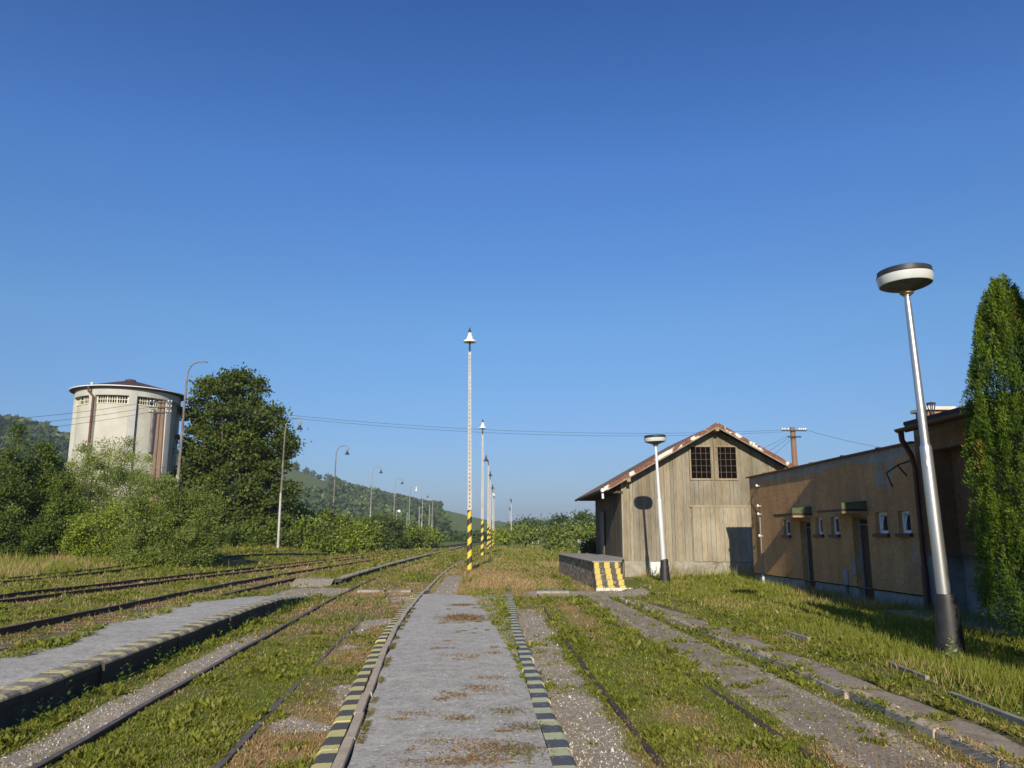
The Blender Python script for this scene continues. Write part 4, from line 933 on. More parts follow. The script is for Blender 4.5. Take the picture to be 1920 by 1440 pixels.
for z in (h-.07, h-.42, h-.77):
    for x in (-.7, -.5, .5, .7): m.lathe([(.02, 0), (.04, .03), (.035, .09), (.015, .11)], 8, (x, -.16, z))
m.build('insulators', 'white', tp)
qa = OY(1486, 801, 62); t2 = thing('telegraph_pole', 'wooden telegraph pole with two dark crossarms rising behind the shed roof', 'telegraph pole', (qa[0], 62, tz(qa[0], 62))); h2 = qa[2]-tz(qa[0], 62)
MB().tube([(-.08, 0, -.2), (-.04, 0, h2)], [.2, .17], 10).tube([(.14, .05, -.2), (.06, .05, h2-.1)], [.19, .16], 10).build('pole', 'wood_pole', t2, True)
m = MB(); m.box((-.95, -.26, h2-.35), (1.0, -.18, h2-.25)); m.box((-.5, -.26, h2-.85), (.55, -.18, h2-.73)); m.build('crossarm', 'dark_metal', t2)
m = MB()
for x in (-.9, -.7, -.45, .45, .62, .8, .95): m.lathe([(.03, 0), (.06, .03), (.055, .14), (.02, .17)], 8, (x, -.22, h2-.25))
m.build('insulators', 'white', t2)
for k, (dz, lab) in enumerate(((-.05, 'upper of two thin overhead wires crossing the whole yard'), (-.2, 'lower of two thin overhead wires crossing the whole yard'))):
    wire(lab, (pa[0]+.6, 54.85, pa[2]+dz), (qa[0]-.9, 61.8, qa[2]-.2+dz), 1.0+.06*k, .011)
fp = (-30.5, 41)
for k, (dz, lab) in enumerate(((-.05, 'upper wire running left from the double telegraph pole'), (-.42, 'middle wire running left from the double telegraph pole'), (-.78, 'lowest wire running left from the double telegraph pole'))):
    wire(lab, (pa[0]-.6, 54.85, pa[2]+dz), (fp[0], fp[1], 7.4+dz), .35, .012)
t3 = thing('telegraph_pole', 'wooden telegraph pole just outside the left edge holding the wires', 'telegraph pole', (fp[0], fp[1]+.15, 0))
MB().tube([(0, 0, -.2), (0, 0, 7.5)], [.17, .12], 10).build('pole', 'wood_pole', t3, True)
MB().box((-.6, -.2, 6.6), (.6, -.12, 6.7)).box((-.6, -.2, 7.0), (.6, -.12, 7.1)).box((-.6, -.2, 7.3), (.6, -.12, 7.4)).build('crossarm', 'dark_metal', t3)
for k in range(3): wire(('first', 'second', 'third')[k]+' thin service wire slanting down-left from the telegraph pole to the shed roof', (qa[0]-.45+.25*k, 61.8, qa[2]-.7), (12.9+.7*k, 43.8, roof_z(12.9+.7*k)+.03), .12, .012)
wire('faint wire slanting down right from the telegraph pole behind the shed', (qa[0]+.9, 61.8, qa[2]-.2), (31, 52, 7.2), .3, .012)

# ------------------------------------------------------------------ plants
def leaf_quads(P, Dr, Nn, L, W):
    """rhombic leaves: base P, direction Dr, width dir from Nn"""
    Dr = Dr/np.linalg.norm(Dr, axis=1, keepdims=True); S = np.cross(Dr, Nn); S /= np.linalg.norm(S, axis=1, keepdims=True)+1e-9
    L = L[:, None]; W = W[:, None]
    V = np.stack([P, P+Dr*L*.5+S*W*.5, P+Dr*L, P+Dr*L*.5-S*W*.5], 1).reshape(-1, 3)
    Fq = np.arange(len(V)).reshape(-1, 4); return V, Fq
def crown(rng, blobs, n, size, cols, clump=.55, nc=60, droop=0.0, flat=.7, fill=.12, aspect=.55):
    vols = np.array([b[3]*b[4]*b[5] for b in blobs])**.7; vols /= vols.sum(); Ps, Cc = [], []
    for b, w in zip(blobs, vols):
        k = max(3, int(nc*w)); m = max(20, int(n*w))
        d = rng.normal(size=(k, 3)); d /= np.linalg.norm(d, axis=1, keepdims=True); r = rng.uniform(.55, 1.0, (k, 1))**.6
        c = d*r*np.array(b[3:6])+np.array(b[:3]); idx = rng.integers(0, k, m)
        cs = clump*rng.uniform(.6, 1.4, k); off = rng.normal(size=(m, 3))*cs[idx][:, None]*np.array([1, 1, flat])*.6
        p = c[idx]+off; f = rng.random(m) < fill
        q = rng.normal(size=(m, 3)); q /= np.linalg.norm(q, axis=1, keepdims=True); q = q*(rng.random((m, 1))**.4)*np.array(b[3:6])*.85+np.array(b[:3])
        p[f] = q[f]; Ps.append(p)
        t = (rng.random(k)*.7)[idx]+rng.random(m)*.3; Cc.append(t)
    P = np.vstack(Ps); t = np.concatenate(Cc); m = len(P); ctr = np.average([b[:3] for b in blobs], axis=0, weights=vols)
    out = P-ctr; out /= np.linalg.norm(out, axis=1, keepdims=True)+1e-9
    N = rng.normal(size=(m, 3))+out*.7+np.array([0, 0, .5]); D = rng.normal(size=(m, 3))+out*.6-np.array([0, 0, droop])
    L = size*rng.uniform(.6, 1.4, m); V, Fq = leaf_quads(P, D, N, L, L*aspect)
    a, b, c = (np.array(q) for q in cols); t = t[:, None]
    C = np.where(t < .5, a+(b-a)*t*2, b+(c-b)*(t*2-1)); return V, Fq, np.repeat(C, 4, 0), P
PAL = {'maple': ((.045,.07,.010), (.085,.12,.015), (.15,.19,.025)),
       'willow': ((.10,.14,.025), (.175,.225,.042), (.28,.335,.08)),
       'willow_light': ((.18,.22,.045), (.28,.32,.07), (.39,.43,.13)),
       'bright': ((.12,.17,.015), (.21,.27,.025), (.34,.40,.05)),
       'dark': ((.055,.09,.012), (.105,.15,.02), (.19,.245,.035)),
       'bush': ((.09,.13,.018), (.165,.22,.030), (.28,.335,.06)),
       'far': ((.05,.08,.022), (.09,.13,.032), (.145,.185,.05)),
       'conifer': ((.02,.045,.018), (.03,.06,.022), (.05,.085,.03)),
       'thuja': ((.045,.09,.010), (.11,.18,.016), (.26,.34,.035))}
def plant(name, label, cat, x, y, blobs, n, size, pal, trunk=None, seed=0, group=None, limbs=6, **kw):
    """blobs relative to the base"""
    rng = np.random.default_rng(seed+1000); z = tz(x, y)
    t = thing(name, label, cat, (x, y, z), group)
    V, Fq, C, P = crown(rng, blobs, n, size, PAL[pal], **kw); V = V[:]; V[:, 2] = np.maximum(V[:, 2], -.05)
    npmesh('crown', V, Fq, 'leaf', C, parent=t)
    r = trunk or .08; m = MB(); top = max(b[2]+b[5]*.5 for b in blobs); rr = random.Random(seed)
    cx = blobs[0][0]; cy = blobs[0][1]
    m.tube([(0, 0, -.2), (cx*.3, cy*.3, top*.3), (cx*.6, cy*.6, top*.65), (cx, cy, top)], [r, r*.75, r*.45, r*.12], 8)
    for k in range(limbs):
        q = P[rr.randrange(len(P))]; zb = top*rr.uniform(.18, .6); zb = min(zb, max(.1, q[2]-.2))
        m.tube([(cx*.5*zb/top, cy*.5*zb/top, zb), (q[0]*.5, q[1]*.5, (zb+q[2])/2+.1), tuple(q)], [r*.4, r*.25, r*.06], 6)
    m.build('trunk', 'bark', t, True); return t
# big dark maple
def px_blob(px, py, Y, wpx, hpx, dpt=None):
    x, y, z = OY(px, py, Y); rx = wpx/1500*Y/2; rz = hpx/1527*Y/2; return (x, y, z, rx, dpt or rx, rz)
def plant_px(name, label, cat, Y, bl, n, size, pal, seed, dx=None, **kw):
    bs = [px_blob(*((b[0], b[1], Y+(b[4] if len(b) > 4 else 0))+(b[2], b[3]))) for b in bl]
    bx = dx if dx is not None else bs[0][0]; z = tz(bx, Y)
    rel = [(b[0]-bx, b[1]-Y, b[2]-z, b[3], b[4]*.9, b[5]) for b in bs]
    if cat in ('bush', 'willow') and Y < 100:
        rs = random.Random(seed*7+1)
        rel0 = list(rel)
        for b in (rel0 if Y < 62 else []):
            for _ in range(4):
                a = rs.uniform(0, 6.28); e = rs.uniform(.1, 1.4); f = rs.uniform(.22, .42)
                rel.append((b[0]+b[3]*math.cos(a)*math.cos(e)*.95, b[1]+b[4]*math.sin(a)*math.cos(e)*.95, b[2]+b[5]*math.sin(e)*.95, b[3]*f, b[4]*f, b[5]*f*rs.uniform(.8, 1.6)))
        for b in rel0[-3:]: rel.append((b[0], b[1]-.2, .5, b[3]*.85, b[4]*.8, .75)); rel.append((b[0], b[1], .9, b[3]*.8, b[4]*.7, 1.0))
    return plant(name, label, cat, bx, Y, rel, n, size, pal, seed=seed, **kw)
plant_px('maple_tree', 'big dark green maple tree right of the water tower', 'tree', 84,
         [(435, 745, 110, 90), (415, 725, 60, 50), (465, 725, 60, 55), (400, 780, 110, 70), (470, 790, 120, 70), (495, 835, 130, 60), (385, 840, 100, 90), (440, 840, 120, 90), (520, 870, 60, 50), (375, 900, 100, 110), (445, 910, 130, 120), (495, 930, 110, 110),
          (500, 985, 110, 70), (440, 985, 130, 80), (385, 975, 110, 100), (372, 790, 44, 60), (530, 838, 40, 22), (505, 775, 40, 30), (355, 860, 40, 60)],
         78000, .31, 'maple', 3, dx=-26.2, trunk=.42, clump=.85, nc=400, flat=.5, fill=.13, aspect=.65, limbs=30)
B = [('bush', 'dark maple sapling with a pointed top at the far left edge', 'bush', 55, [(30, 860, 70, 110), (25, 930, 110, 110), (45, 990, 110, 90)], 11000, .22, 'dark', 60),
     ('bush', 'second dark sapling clump, just right of the far left pointed one', 'bush', 57, [(88, 880, 60, 90), (95, 940, 100, 110)], 9000, .22, 'dark', 50),
     ('bush', 'low dark bush at the bottom left corner of the thicket', 'bush', 52, [(-10, 970, 110, 130), (60, 1010, 120, 70)], 8000, .2, 'dark', 50),
     ('willow_bush', 'pale yellow-green willow crown rising against the water tower wall', 'willow', 66, [(205, 850, 95, 80), (160, 870, 80, 80), (260, 880, 100, 70), (190, 920, 190, 90)], 13000, .26, 'willow_light', 90),
     ('willow_bush', 'broad grey-green willow bush in the middle of the thicket below the tower', 'willow', 58, [(170, 920, 130, 100), (230, 935, 150, 110), (140, 970, 120, 110), (220, 990, 160, 100)], 17000, .22, 'willow', 90),
     ('willow_bush', 'grey-green willow bush at the foot of the leftmost lamp post', 'willow', 47, [(315, 950, 110, 90), (355, 960, 90, 80), (290, 990, 130, 90), (340, 1005, 130, 60), (385, 985, 60, 70)], 19000, .22, 'willow', 140),
     ('bush', 'small yellow-green sunlit bush in front of the willow thicket', 'bush', 50, [(185, 985, 80, 50), (155, 1015, 60, 55), (215, 975, 60, 50)], 6000, .17, 'bright', 40),
     ('bush', 'rounded mid-green bush right of the yellow-green one', 'bush', 51, [(250, 990, 100, 90), (280, 1010, 100, 70), (230, 1025, 110, 50)], 9000, .18, 'bush', 50),
     ('bush', 'dark bush filling the gap left of the yellow-green one', 'bush', 53, [(110, 985, 90, 90), (80, 1015, 90, 60)], 6500, .2, 'dark', 40),
     ('bush', 'tiny grey weed bush at the foot of the thicket near the outermost track', 'bush', 48, [(228, 1040, 34, 22)], 900, .12, 'willow', 14),
     ('bush', 'low dark undergrowth below the maple, left half', 'bush', 72, [(390, 1000, 90, 50), (350, 1010, 60, 40)], 5000, .26, 'dark', 40),
     ('bush', 'dark nettle clump in the shade in front of the maple trunk', 'bush', 70, [(425, 1022, 90, 26), (395, 1018, 60, 34)], 3600, .22, 'dark', 34),
     ('bush', 'low dark undergrowth below the maple, right half', 'bush', 78, [(470, 1005, 80, 40), (510, 1000, 50, 45)], 4500, .26, 'dark', 40),
     ('bush', 'first light green bush right of the maple, nearest of the roadside row', 'bush', 82, [(585, 995, 80, 50), (610, 1010, 70, 40), (560, 1010, 50, 40)], 7000, .24, 'bush', 50),
     ('bush', 'taller dark bush behind the first light one right of the maple', 'bush', 92, [(565, 975, 60, 50), (600, 975, 60, 45), (620, 985, 50, 40)], 6500, .28, 'dark', 45),
     ('bush', 'yellow-green bush at the foot of the third curved lamp post', 'bush', 93, [(645, 990, 60, 40), (665, 995, 60, 45), (650, 1008, 80, 35)], 6500, .27, 'bright', 45),
     ('bush', 'mid-green rounded bush right of the third curved lamp post', 'bush', 100, [(690, 1000, 60, 45), (675, 1010, 60, 35)], 5000, .28, 'bush', 40),
     ('bush', 'dark olive bush between the fourth and fifth curved lamp posts', 'bush', 110, [(715, 995, 60, 50), (735, 1000, 50, 45)], 5500, .30, 'far', 45),
     ('bush', 'light bush below the sixth curved lamp post', 'bush', 120, [(765, 1005, 60, 35), (755, 1010, 40, 30)], 3800, .32, 'bush', 35),
     ('bush', 'small light bush near the seventh curved lamp post', 'bush', 130, [(790, 1007, 45, 28)], 2600, .34, 'bush', 30),
     ('bush', 'last low bush at the right end of the roadside row', 'bush', 138, [(808, 1006, 26, 26)], 2200, .36, 'bush', 25),
     ('bush', 'leafy shrub in the shade beside the shed ramp', 'bush', 47, [(1112, 1025, 40, 26), (1100, 1034, 40, 16), (1128, 1022, 30, 30)], 3200, .14, 'dark', 25),
     ('bush', 'round bright bush in front of the distant trees, left of the wooden shed', 'bush', 95, [(1043, 1003, 46, 24)], 3000, .28, 'willow', 30),
     ('bush', 'yellow-green bush touching the left wall of the wooden shed', 'bush', 75, [(1098, 1006, 46, 18), (1122, 1001, 40, 28)], 3000, .24, 'bush', 30),
     ('bush', 'grey-green bush right of the two distant banded poles', 'bush', 120, [(985, 1003, 48, 26)], 2400, .36, 'willow', 26),
     ('bush', 'low yellow-green scrub left of the distant banded poles', 'bush', 130, [(945, 1007, 30, 18)], 1400, .36, 'bright', 16),
     ('bush', 'flat dark scrub at the left end of the distant right-hand trees', 'bush', 150, [(1015, 1000, 40, 24)], 1800, .4, 'far', 20),
     ('bush', 'bush in the small gap between bright round one and shed bush', 'bush', 110, [(1072, 1002, 34, 26)], 1700, .34, 'willow', 20),
     ('broadleaf_tree', 'largest round distant tree just left of the wooden shed', 'tree', 170, [(1095, 987, 50, 34), (1082, 991, 40, 28), (1108, 991, 40, 30), (1095, 978, 28, 20)], 6500, .5, 'far', 60),
     ('spruce_tree', 'pointed dark spruce left of the largest round distant tree', 'tree', 230, [(1056, 990, 14, 34), (1056, 980, 8, 22)], 1600, .6, 'conifer', 30),
     ('broadleaf_tree', 'dark bushy tree left of the pointed distant spruce', 'tree', 230, [(1042, 986, 26, 30), (1036, 992, 22, 24)], 2400, .6, 'far', 30),
     ('broadleaf_tree', 'dark tree partly hidden by the shed wall behind the round tree', 'tree', 220, [(1122, 985, 30, 36), (1140, 985, 40, 34)], 2600, .6, 'far', 30),
     ('broadleaf_tree', 'reddish dark tree at the right end of the low distant wood', 'tree', 240, [(1005, 988, 22, 26), (997, 992, 20, 20)], 1600, .6, 'far', 26),
     ('broadleaf_tree', 'dark tree in the middle of the low distant wood', 'tree', 245, [(985, 990, 26, 24)], 1500, .6, 'far', 22),
     ('broadleaf_tree', 'dark tree at the left end of the low distant wood near the banded poles', 'tree', 250, [(965, 994, 24, 20)], 1400, .6, 'far', 22)]
for i, (nm, lab, cat, Y, bl, n, sz, pal, nc) in enumerate(B):
    wl = 'willow' in nm
    if wl or Y < 60: n = int(n*1.9); sz *= .68
    plant_px(nm, lab, cat, Y, bl, int(n*1.35), sz*1.1, pal, 10+i, trunk=.10 if cat != 'tree' else .3, clump=.42*Y/55 if Y < 140 else .012*Y*.55, nc=nc, droop=-.2 if wl else 0, flat=.8,
             fill=.3, aspect=.3 if wl else .55, limbs=10)
# columnar thuja at the right edge
rng = np.random.default_rng(5); ht = 6.0; kc = 720
cz_ = rng.uniform(.06, 1, kc)**.8; ca = rng.uniform(0, 2*math.pi, kc)
prf = lambda z: np.interp(z, [0, .05, .2, .45, .7, .86, .95, 1], [.55, .70, .80, .77, .64, .45, .27, .07])
cr = prf(cz_)*rng.uniform(.80, 1.13, kc); ch_ = rng.uniform(.28, .6, kc); cw = rng.uniform(.07, .14, kc)
m_ = 190; ix = np.repeat(np.arange(kc), m_); t_ = rng.random(kc*m_); w_ = cw[ix]*(1-t_*.75)*rng.random(kc*m_)**.5
an_ = rng.uniform(0, 2*math.pi, kc*m_); bx_ = cr[ix]*np.cos(ca[ix]); by_ = cr[ix]*np.sin(ca[ix])
Pt = np.stack([bx_*(1-.05*t_)+w_*np.cos(an_), by_*(1-.05*t_)+w_*np.sin(an_), cz_[ix]*ht-ch_[ix]*.55+t_*ch_[ix]], 1)
q = rng.random(40000); zq = rng.uniform(.02, .97, 40000)**.85; aq = rng.uniform(0, 2*math.pi, 40000); rq = prf(zq)*.86*np.sqrt(q)
Pt = np.vstack([Pt, np.stack([rq*np.cos(aq), rq*np.sin(aq), zq*ht], 1)]); n = len(Pt)
out = np.stack([Pt[:, 0], Pt[:, 1], 0*Pt[:, 0]], 1); out /= np.linalg.norm(out, axis=1, keepdims=True)+1e-6
D = out*.5+np.array([0, 0, .8])+rng.normal(size=(n, 3))*.45; N = rng.normal(size=(n, 3))+out*.8
L = rng.uniform(.03, .075, n); V, Fq = leaf_quads(Pt, D, N, L, L*.27)
t = np.concatenate([np.clip(rng.random(kc)[ix]*.55+t_*.45+rng.normal(size=kc*m_)*.08, 0, 1), rng.random(40000)*.3])[:, None]; a, b, c = (np.array(q) for q in PAL['thuja'])
C = np.where(t < .5, a+(b-a)*t*2, b+(c-b)*(t*2-1)); br = np.concatenate([(rng.random(kc) < .014)[ix], np.zeros(40000, bool)])[:, None]; C = np.where(br & (rng.random((n, 1)) < .6), np.array([(.30,.16,.04)]), C)
th = thing('thuja_tree', 'tall narrow thuja hedge tree at the right edge of the picture', 'tree', (9.08, 13.0, tz(9.08, 13)))
npmesh('crown', V, Fq, 'leaf', np.repeat(C, 4, 0), parent=th)
m = MB(); m.tube([(0, 0, -.1), (0, 0, 5.4)], [.12, .02], 8)
for k in range(26):
    a = k*2.4; zz = .3+k*.19; q = np.interp(zz/ht, [0, .2, .7, 1], [.4, .5, .4, .1]); m.tube([(0, 0, zz), (q*math.cos(a), q*math.sin(a), zz+.45)], [.03, .008], 5)
m.build('trunk', 'bark', th)

t2_ = copy_tree(th); t2_.location = (7.38, 9.35, tz(7.38, 9.35)); t2_.scale = (.68, .68, .86); t2_.rotation_euler = (0, 0, 2.1)  # unseen copy, added to throw more shadow across the lawn
t2_['label'] = 'smaller unseen thuja added just outside the right edge to shade the lawn'
# ------------------------------------------------------------------ woods on the hills: template trees merged as one mass
def wood(name, label, pts, hts, seed, conif, pal):
    rng = np.random.default_rng(seed); n = len(pts); k = 26; base = []
    Vs, Cs = [], []
    isC = rng.random(n) < conif
    u = rng.random((n, k)); a = rng.uniform(0, 2*math.pi, (n, k))
    r = np.where(isC[:, None], .22*(1-u)+.02, .38*np.sqrt(np.clip(1-(2*u-1)**2, 0, 1))+.02)*rng.uniform(.7, 1.1, (n, k))
    zz = np.where(isC[:, None], u, .25+u*.75)
    P = np.stack([r*np.cos(a), r*np.sin(a), zz], -1)*hts[:, None, None]+pts[:, None, :]
    D = np.stack([np.cos(a), np.sin(a), np.where(isC[:, None], -.2, .5)+0*a], -1)+rng.normal(size=(n, k, 3))*.5
    N = np.stack([np.cos(a), np.sin(a), .8+0*a], -1)+rng.normal(size=(n, k, 3))*.4
    L = (hts[:, None]*rng.uniform(.22, .42, (n, k))).ravel()
    V, Fq = leaf_quads(P.reshape(-1, 3), D.reshape(-1, 3), N.reshape(-1, 3), L, L*.75)
    A, Bc, Cc = (np.array(q) for q in PAL[pal]); X1 = np.array(PAL['conifer'][1])
    t = rng.random((n, 1)); base = np.where(t < .5, A+(Bc-A)*t*2, Bc+(Cc-Bc)*(t*2-1)); base = np.where(isC[:, None], X1*(.7+.6*t), base)
    C = np.repeat(base, k, 0)*rng.uniform(.8, 1.2, (n*k, 1))
    o = npmesh(name, V, Fq, 'leaf', np.repeat(C, 4, 0)); tag(o, label, 'wood', kind='stuff'); return o
def pxy(X, Y, Z):  # picture height of a ground point, for choosing which slopes are meadow
    return 895+X/Y*1500, 1005-(Z-H)/Y*1527
rng = np.random.default_rng(77)
def hill_pts(p0, p1, y0, y1, n, keep):
    Y = rng.uniform(y0, y1, n); px = rng.uniform(p0, p1, n); X = (px-895)/1500*Y; Z = terrain(X, Y); _, py = pxy(X, Y, Z)
    k = keep(px, py, Y); return np.stack([X, Y, Z-.5], 1)[k]
P = hill_pts(-160, 420, 520, 900, 9000, lambda px, py, Y: np.ones(len(px), bool))
wood('wood_on_hill', 'dark mixed wood covering the hill behind the water tower', P, rng.uniform(9, 17, len(P)), 1, .6, 'far')
def keep(px, py, Y):
    m1 = (px < 626) & (py < 940-(px-535)*.05) & (Y > 650)
    edge = np.interp(px, [820, 850, 900, 960], [948, 966, 978, 986])
    m2 = (px > 822) & (py < edge+14) & (Y > 620)
    m3 = (px > 790) & (py-10/Y*1527 < edge+13)
    return ~(m1 | m2 | (m3 & (px > 822)) | ((px > 790) & (Y < 560)))
P = hill_pts(330, 985, 430, 1180, 15000, keep)
wood('wood_on_hill', 'green mixed wood covering the slope of the long hill in the middle distance', P, rng.uniform(6, 12, len(P)), 2, .35, 'far')
P = hill_pts(800, 1180, 255, 420, 900, lambda px, py, Y: np.ones(len(px), bool))
wood('scrub_belt', 'low belt of scrub and trees at the foot of the hills', P, rng.uniform(2.6, 6.0, len(P))*np.where((P[:, 0]/P[:, 1]*1500+895) < 985, .62, 1), 3, .1, 'far')
P = hill_pts(830, 1700, 2900, 3300, 2500, lambda px, py, Y: np.ones(len(px), bool))
wood('wood_on_ridge', 'bluish wood on the farthest ridge', P, rng.uniform(14, 26, len(P)), 4, .5, 'far')
# single trees on the hilltop meadow
hm = [(538, 897, 8, 'leftmost round tree on the hilltop meadow skyline'), (560, 899, 6, 'small lone tree on the hilltop meadow skyline'), (577, 899, 9, 'left of the paired trees on the hilltop skyline'), (588, 901, 9, 'right of the paired trees on the hilltop skyline'),
      (540, 908, 7, 'low wide tree below the leftmost hilltop tree'), (558, 909, 8, 'wide dark tree in the middle of the hilltop meadow'), (601, 910, 5, 'tiny tree at the right edge of the hilltop meadow'), (618, 905, 11, 'big dark tree where the hilltop meadow meets the wood'), (634, 904, 11, 'pointed tree topping the edge of the wood')]
for i, (px, py, h, lab) in enumerate(hm):
    Y = 1120 if py < 903 or px > 610 else 1010; x = (px-895)/1500*Y; z = tz(x, Y)
    plant('hilltop_tree', lab, 'tree', x, Y, [(0, 0, h*.6, h*.5, h*.5, h*.45)], 260, 2.2, 'far', trunk=.3, seed=500+i, clump=1.6, nc=14, fill=.3, limbs=2)

# ------------------------------------------------------------------ small far objects
def far_house(label, px, Y, w, h, roofh):
    x = (px-895)/1500*Y; z = tz(x, Y); t = thing('far_house', label, 'house', (x, Y, z))
    MB().box((-w, 0, 0), (w, 6, h)).build('wall', 'white', t); m = MB()
    m.add([(-w-.2, -.2, h), (w+.2, -.2, h), (0, -.2, h+roofh), (-w-.2, 6.2, h), (w+.2, 6.2, h), (0, 6.2, h+roofh)], [(0,1,2),(3,5,4),(0,2,5,3),(1,4,5,2),(0,3,4,1)]); m.build('roof', 'cap', t)
far_house('tiny pale gable showing between bushes beyond the distant banded poles', 1002, 205, .9, 1.4, 1.6)
far_house('tiny white wall showing between bushes left of the shed', 1061, 190, .45, 2.6, .4)
f = thing('board_fence', 'short pale grey board fence beyond the shed ramp', 'fence', (0, 0, 0)); m = MB(); rr = random.Random(3)
for k in range(22):
    x, y, z = OY(1084+k*1.7, 1012, 60); m.box((x-.03, y, tz(x, y)-.1), (x+.025, y+.03, z+rr.uniform(-.05, .05)+.0))
m.build('boards', 'steel_grey', f)
m = MB(); a = OY(1083, 1016, 60.04); b = OY(1122, 1016, 60.04); m.box((a[0], 60.035, a[2]-.05), (b[0], 60.09, a[2]+.03)); m.build('fence_rail', 'steel_grey', f)

# ------------------------------------------------------------------ grass, weeds and stones
rng = np.random.default_rng(2024)
def scatter(n, y0, y1, u0=-.70, u1=.80, power=1.0):
    t = rng.random(n); Y = (y0**(2-2*power)+(y1**(2-2*power)-y0**(2-2*power))*t)**(1/(2-2*power)) if power != 1 else y0*(y1/y0)**t
    X = (u0+(u1-u0)*rng.random(n))*Y; return X, Y
GREEN = np.array([(.125,.15,.018), (.215,.24,.028), (.35,.37,.06)]); DRY = np.array([(.36,.24,.10), (.48,.34,.15), (.66,.52,.28)]); RED = np.array([(.30,.16,.065), (.44,.25,.11), (.56,.38,.19)]); OLIVE = np.array([(.17,.17,.03), (.26,.24,.055), (.35,.31,.09)])
def pick(pal, t): t = np.clip(t, 0, .999)*2; i = t.astype(int); f = (t-i)[:, None]; return pal[i]*(1-f)+pal[i+1]*f
def lod(y): return np.maximum(1, y/11.0)
def base_z(x, y):
    z = terrain(x, y)
    on = (x > PL(y)+.28) & (x < PR(y)-.19) & (y < 25); z = np.where(on, .19, z)
    on4 = (x > KC(y)) & (x < 5.15) & (y < 24); z = np.where(on4, np.maximum(z, .092), z)
    on2 = (x < P2(y)-.02) & (x > P2L(y)) & (y < 25.4); z = np.where(on2, .31-.17*ss(21, 25.6, y), z)
    on3 = (x < P2(y)-.02) & (x > P2L(y)) & (y > 32.4) & (y < 130); z = np.where(on3, .25, z)
    return z
def emit(name, label, X, Y, D, N, L, W, C):
    P = np.stack([X, Y, base_z(X, Y)-.005], 1); V, Fq = leaf_quads(P, D, N, L, W)
    o = npmesh(name, V, Fq, 'grass', np.repeat(C, 4, 0)); return tag(o, label, 'ground plants', kind='stuff')
# 1 broad-leaved weeds in rosettes
n = 170000; X, Y = scatter(n, 5, 110)
gr, gn, dr, ba = zones(X, Y); vis = (gn*(1-.75*np.clip(gr, 0, 1)) > .40+.28*rng.random(n)+1.5*(.47-fn(X, Y, .33, 83))*ss(34, 12, Y)) & (ba < .5); X, Y, gn = X[vis], Y[vis], gn[vis]
k = 4; X = np.repeat(X, k)+rng.normal(size=len(X)*k)*.012; Y = np.repeat(Y, k)+rng.normal(size=len(Y)*k)*.012; n = len(X); s = lod(Y)
a = rng.uniform(0, 2*math.pi, n); el = rng.uniform(.15, 1.1, n); D = np.stack([np.cos(a)*np.cos(el), np.sin(a)*np.cos(el), np.sin(el)], 1)
N = np.tile([0, 0, 1.], (n, 1))+rng.normal(size=(n, 3))*.4; cl = fn(X, Y, .45, 93); lg = (.65+1.5*ss(.35, .8, cl))*(1+.35*ss(.55, .9, np.repeat(gn, k))); L = rng.uniform(.02, .052, n)*s**.8*lg
C = pick(GREEN, rng.random(n)*.45+.9*(fn(X, Y, .6, 7)-.2)); o1 = rng.random(n) < .16; C[o1] = pick(OLIVE, rng.random(o1.sum()))
emit('weeds', 'low broad-leaved green weeds growing between and beside the tracks', X, Y, D, N, L, L*rng.uniform(.28, .5, n), C)
# 2 short mixed turf: olive, russet and straw bits
n = 520000; X, Y = scatter(n, 5, 120)
gr, gn, dr, ba = zones(X, Y); vis = (ba < .5) & (rng.random(n) > np.clip(gr, 0, .97)*1.0); X, Y, gn, dr = X[vis], Y[vis], gn[vis], dr[vis]; n = len(X); s = lod(Y)
a = rng.uniform(0, 2*math.pi, n); el = rng.uniform(.2, 1.4, n); D = np.stack([np.cos(a)*np.cos(el), np.sin(a)*np.cos(el), np.sin(el)], 1); N = rng.normal(size=(n, 3))+np.array([0, -.6, .6])
lawn = ss(5.0, 6.5, X)*ss(40, 30, Y); L = rng.uniform(.02, .06, n)*s**.8*(1+.9*lawn*rng.random(n))
r1 = rng.random(n)+(gn-.5)*.9-(dr-.5)*.8-(fn(X, Y, 1.6, 67)-.5)*1.1; C = pick(RED, rng.random(n)); q = r1 > .06; C[q] = pick(DRY, rng.random(n))[q]; q = r1 > .32; C[q] = pick(OLIVE, rng.random(n))[q]; q = r1 > .66; C[q] = pick(GREEN, rng.random(n)*.8)[q]
emit('turf', 'short patchy turf of olive, russet and straw-coloured plants over the yard', X, Y, D, N, L, L*rng.uniform(.12, .3, n), C)
# 3 taller grass on lawns, verges and meadows
n = 330000; X, Y = scatter(n, 8, 150)
gr, gn, dr, ba = zones(X, Y)
w = ss(5.3, 6.6, X)*ss(46, 38, Y)+ss(-16.5, -19, X+(DC(Y)+19)*0)*ss(24, 34, Y)+ss(40, 50, Y)*ss(-.5, 1.5, X)*.9+ss(26, 28, Y)*ss(44, 36, Y)*ss(-1.9, -1.2, X)*ss(3.4, 2.4, X)*.8+ss(-14.6, -16, X)*ss(-18, -17, X)*.3+.05*ss(-5.5, -9, X)
w = w*(.45+.9*fn(X, Y, 1.8, 17)); vis = (ba < .5) & (gr < .5) & (rng.random(n) < w); X, Y, gn, dr = X[vis], Y[vis], gn[vis], dr[vis]; n = len(X); s = lod(Y)
a = rng.uniform(0, 2*math.pi, n); D = np.stack([np.cos(a)*.35+.1, np.sin(a)*.35, np.ones(n)], 1); N = rng.normal(size=(n, 3))*.5+np.array([0, -1., 0])
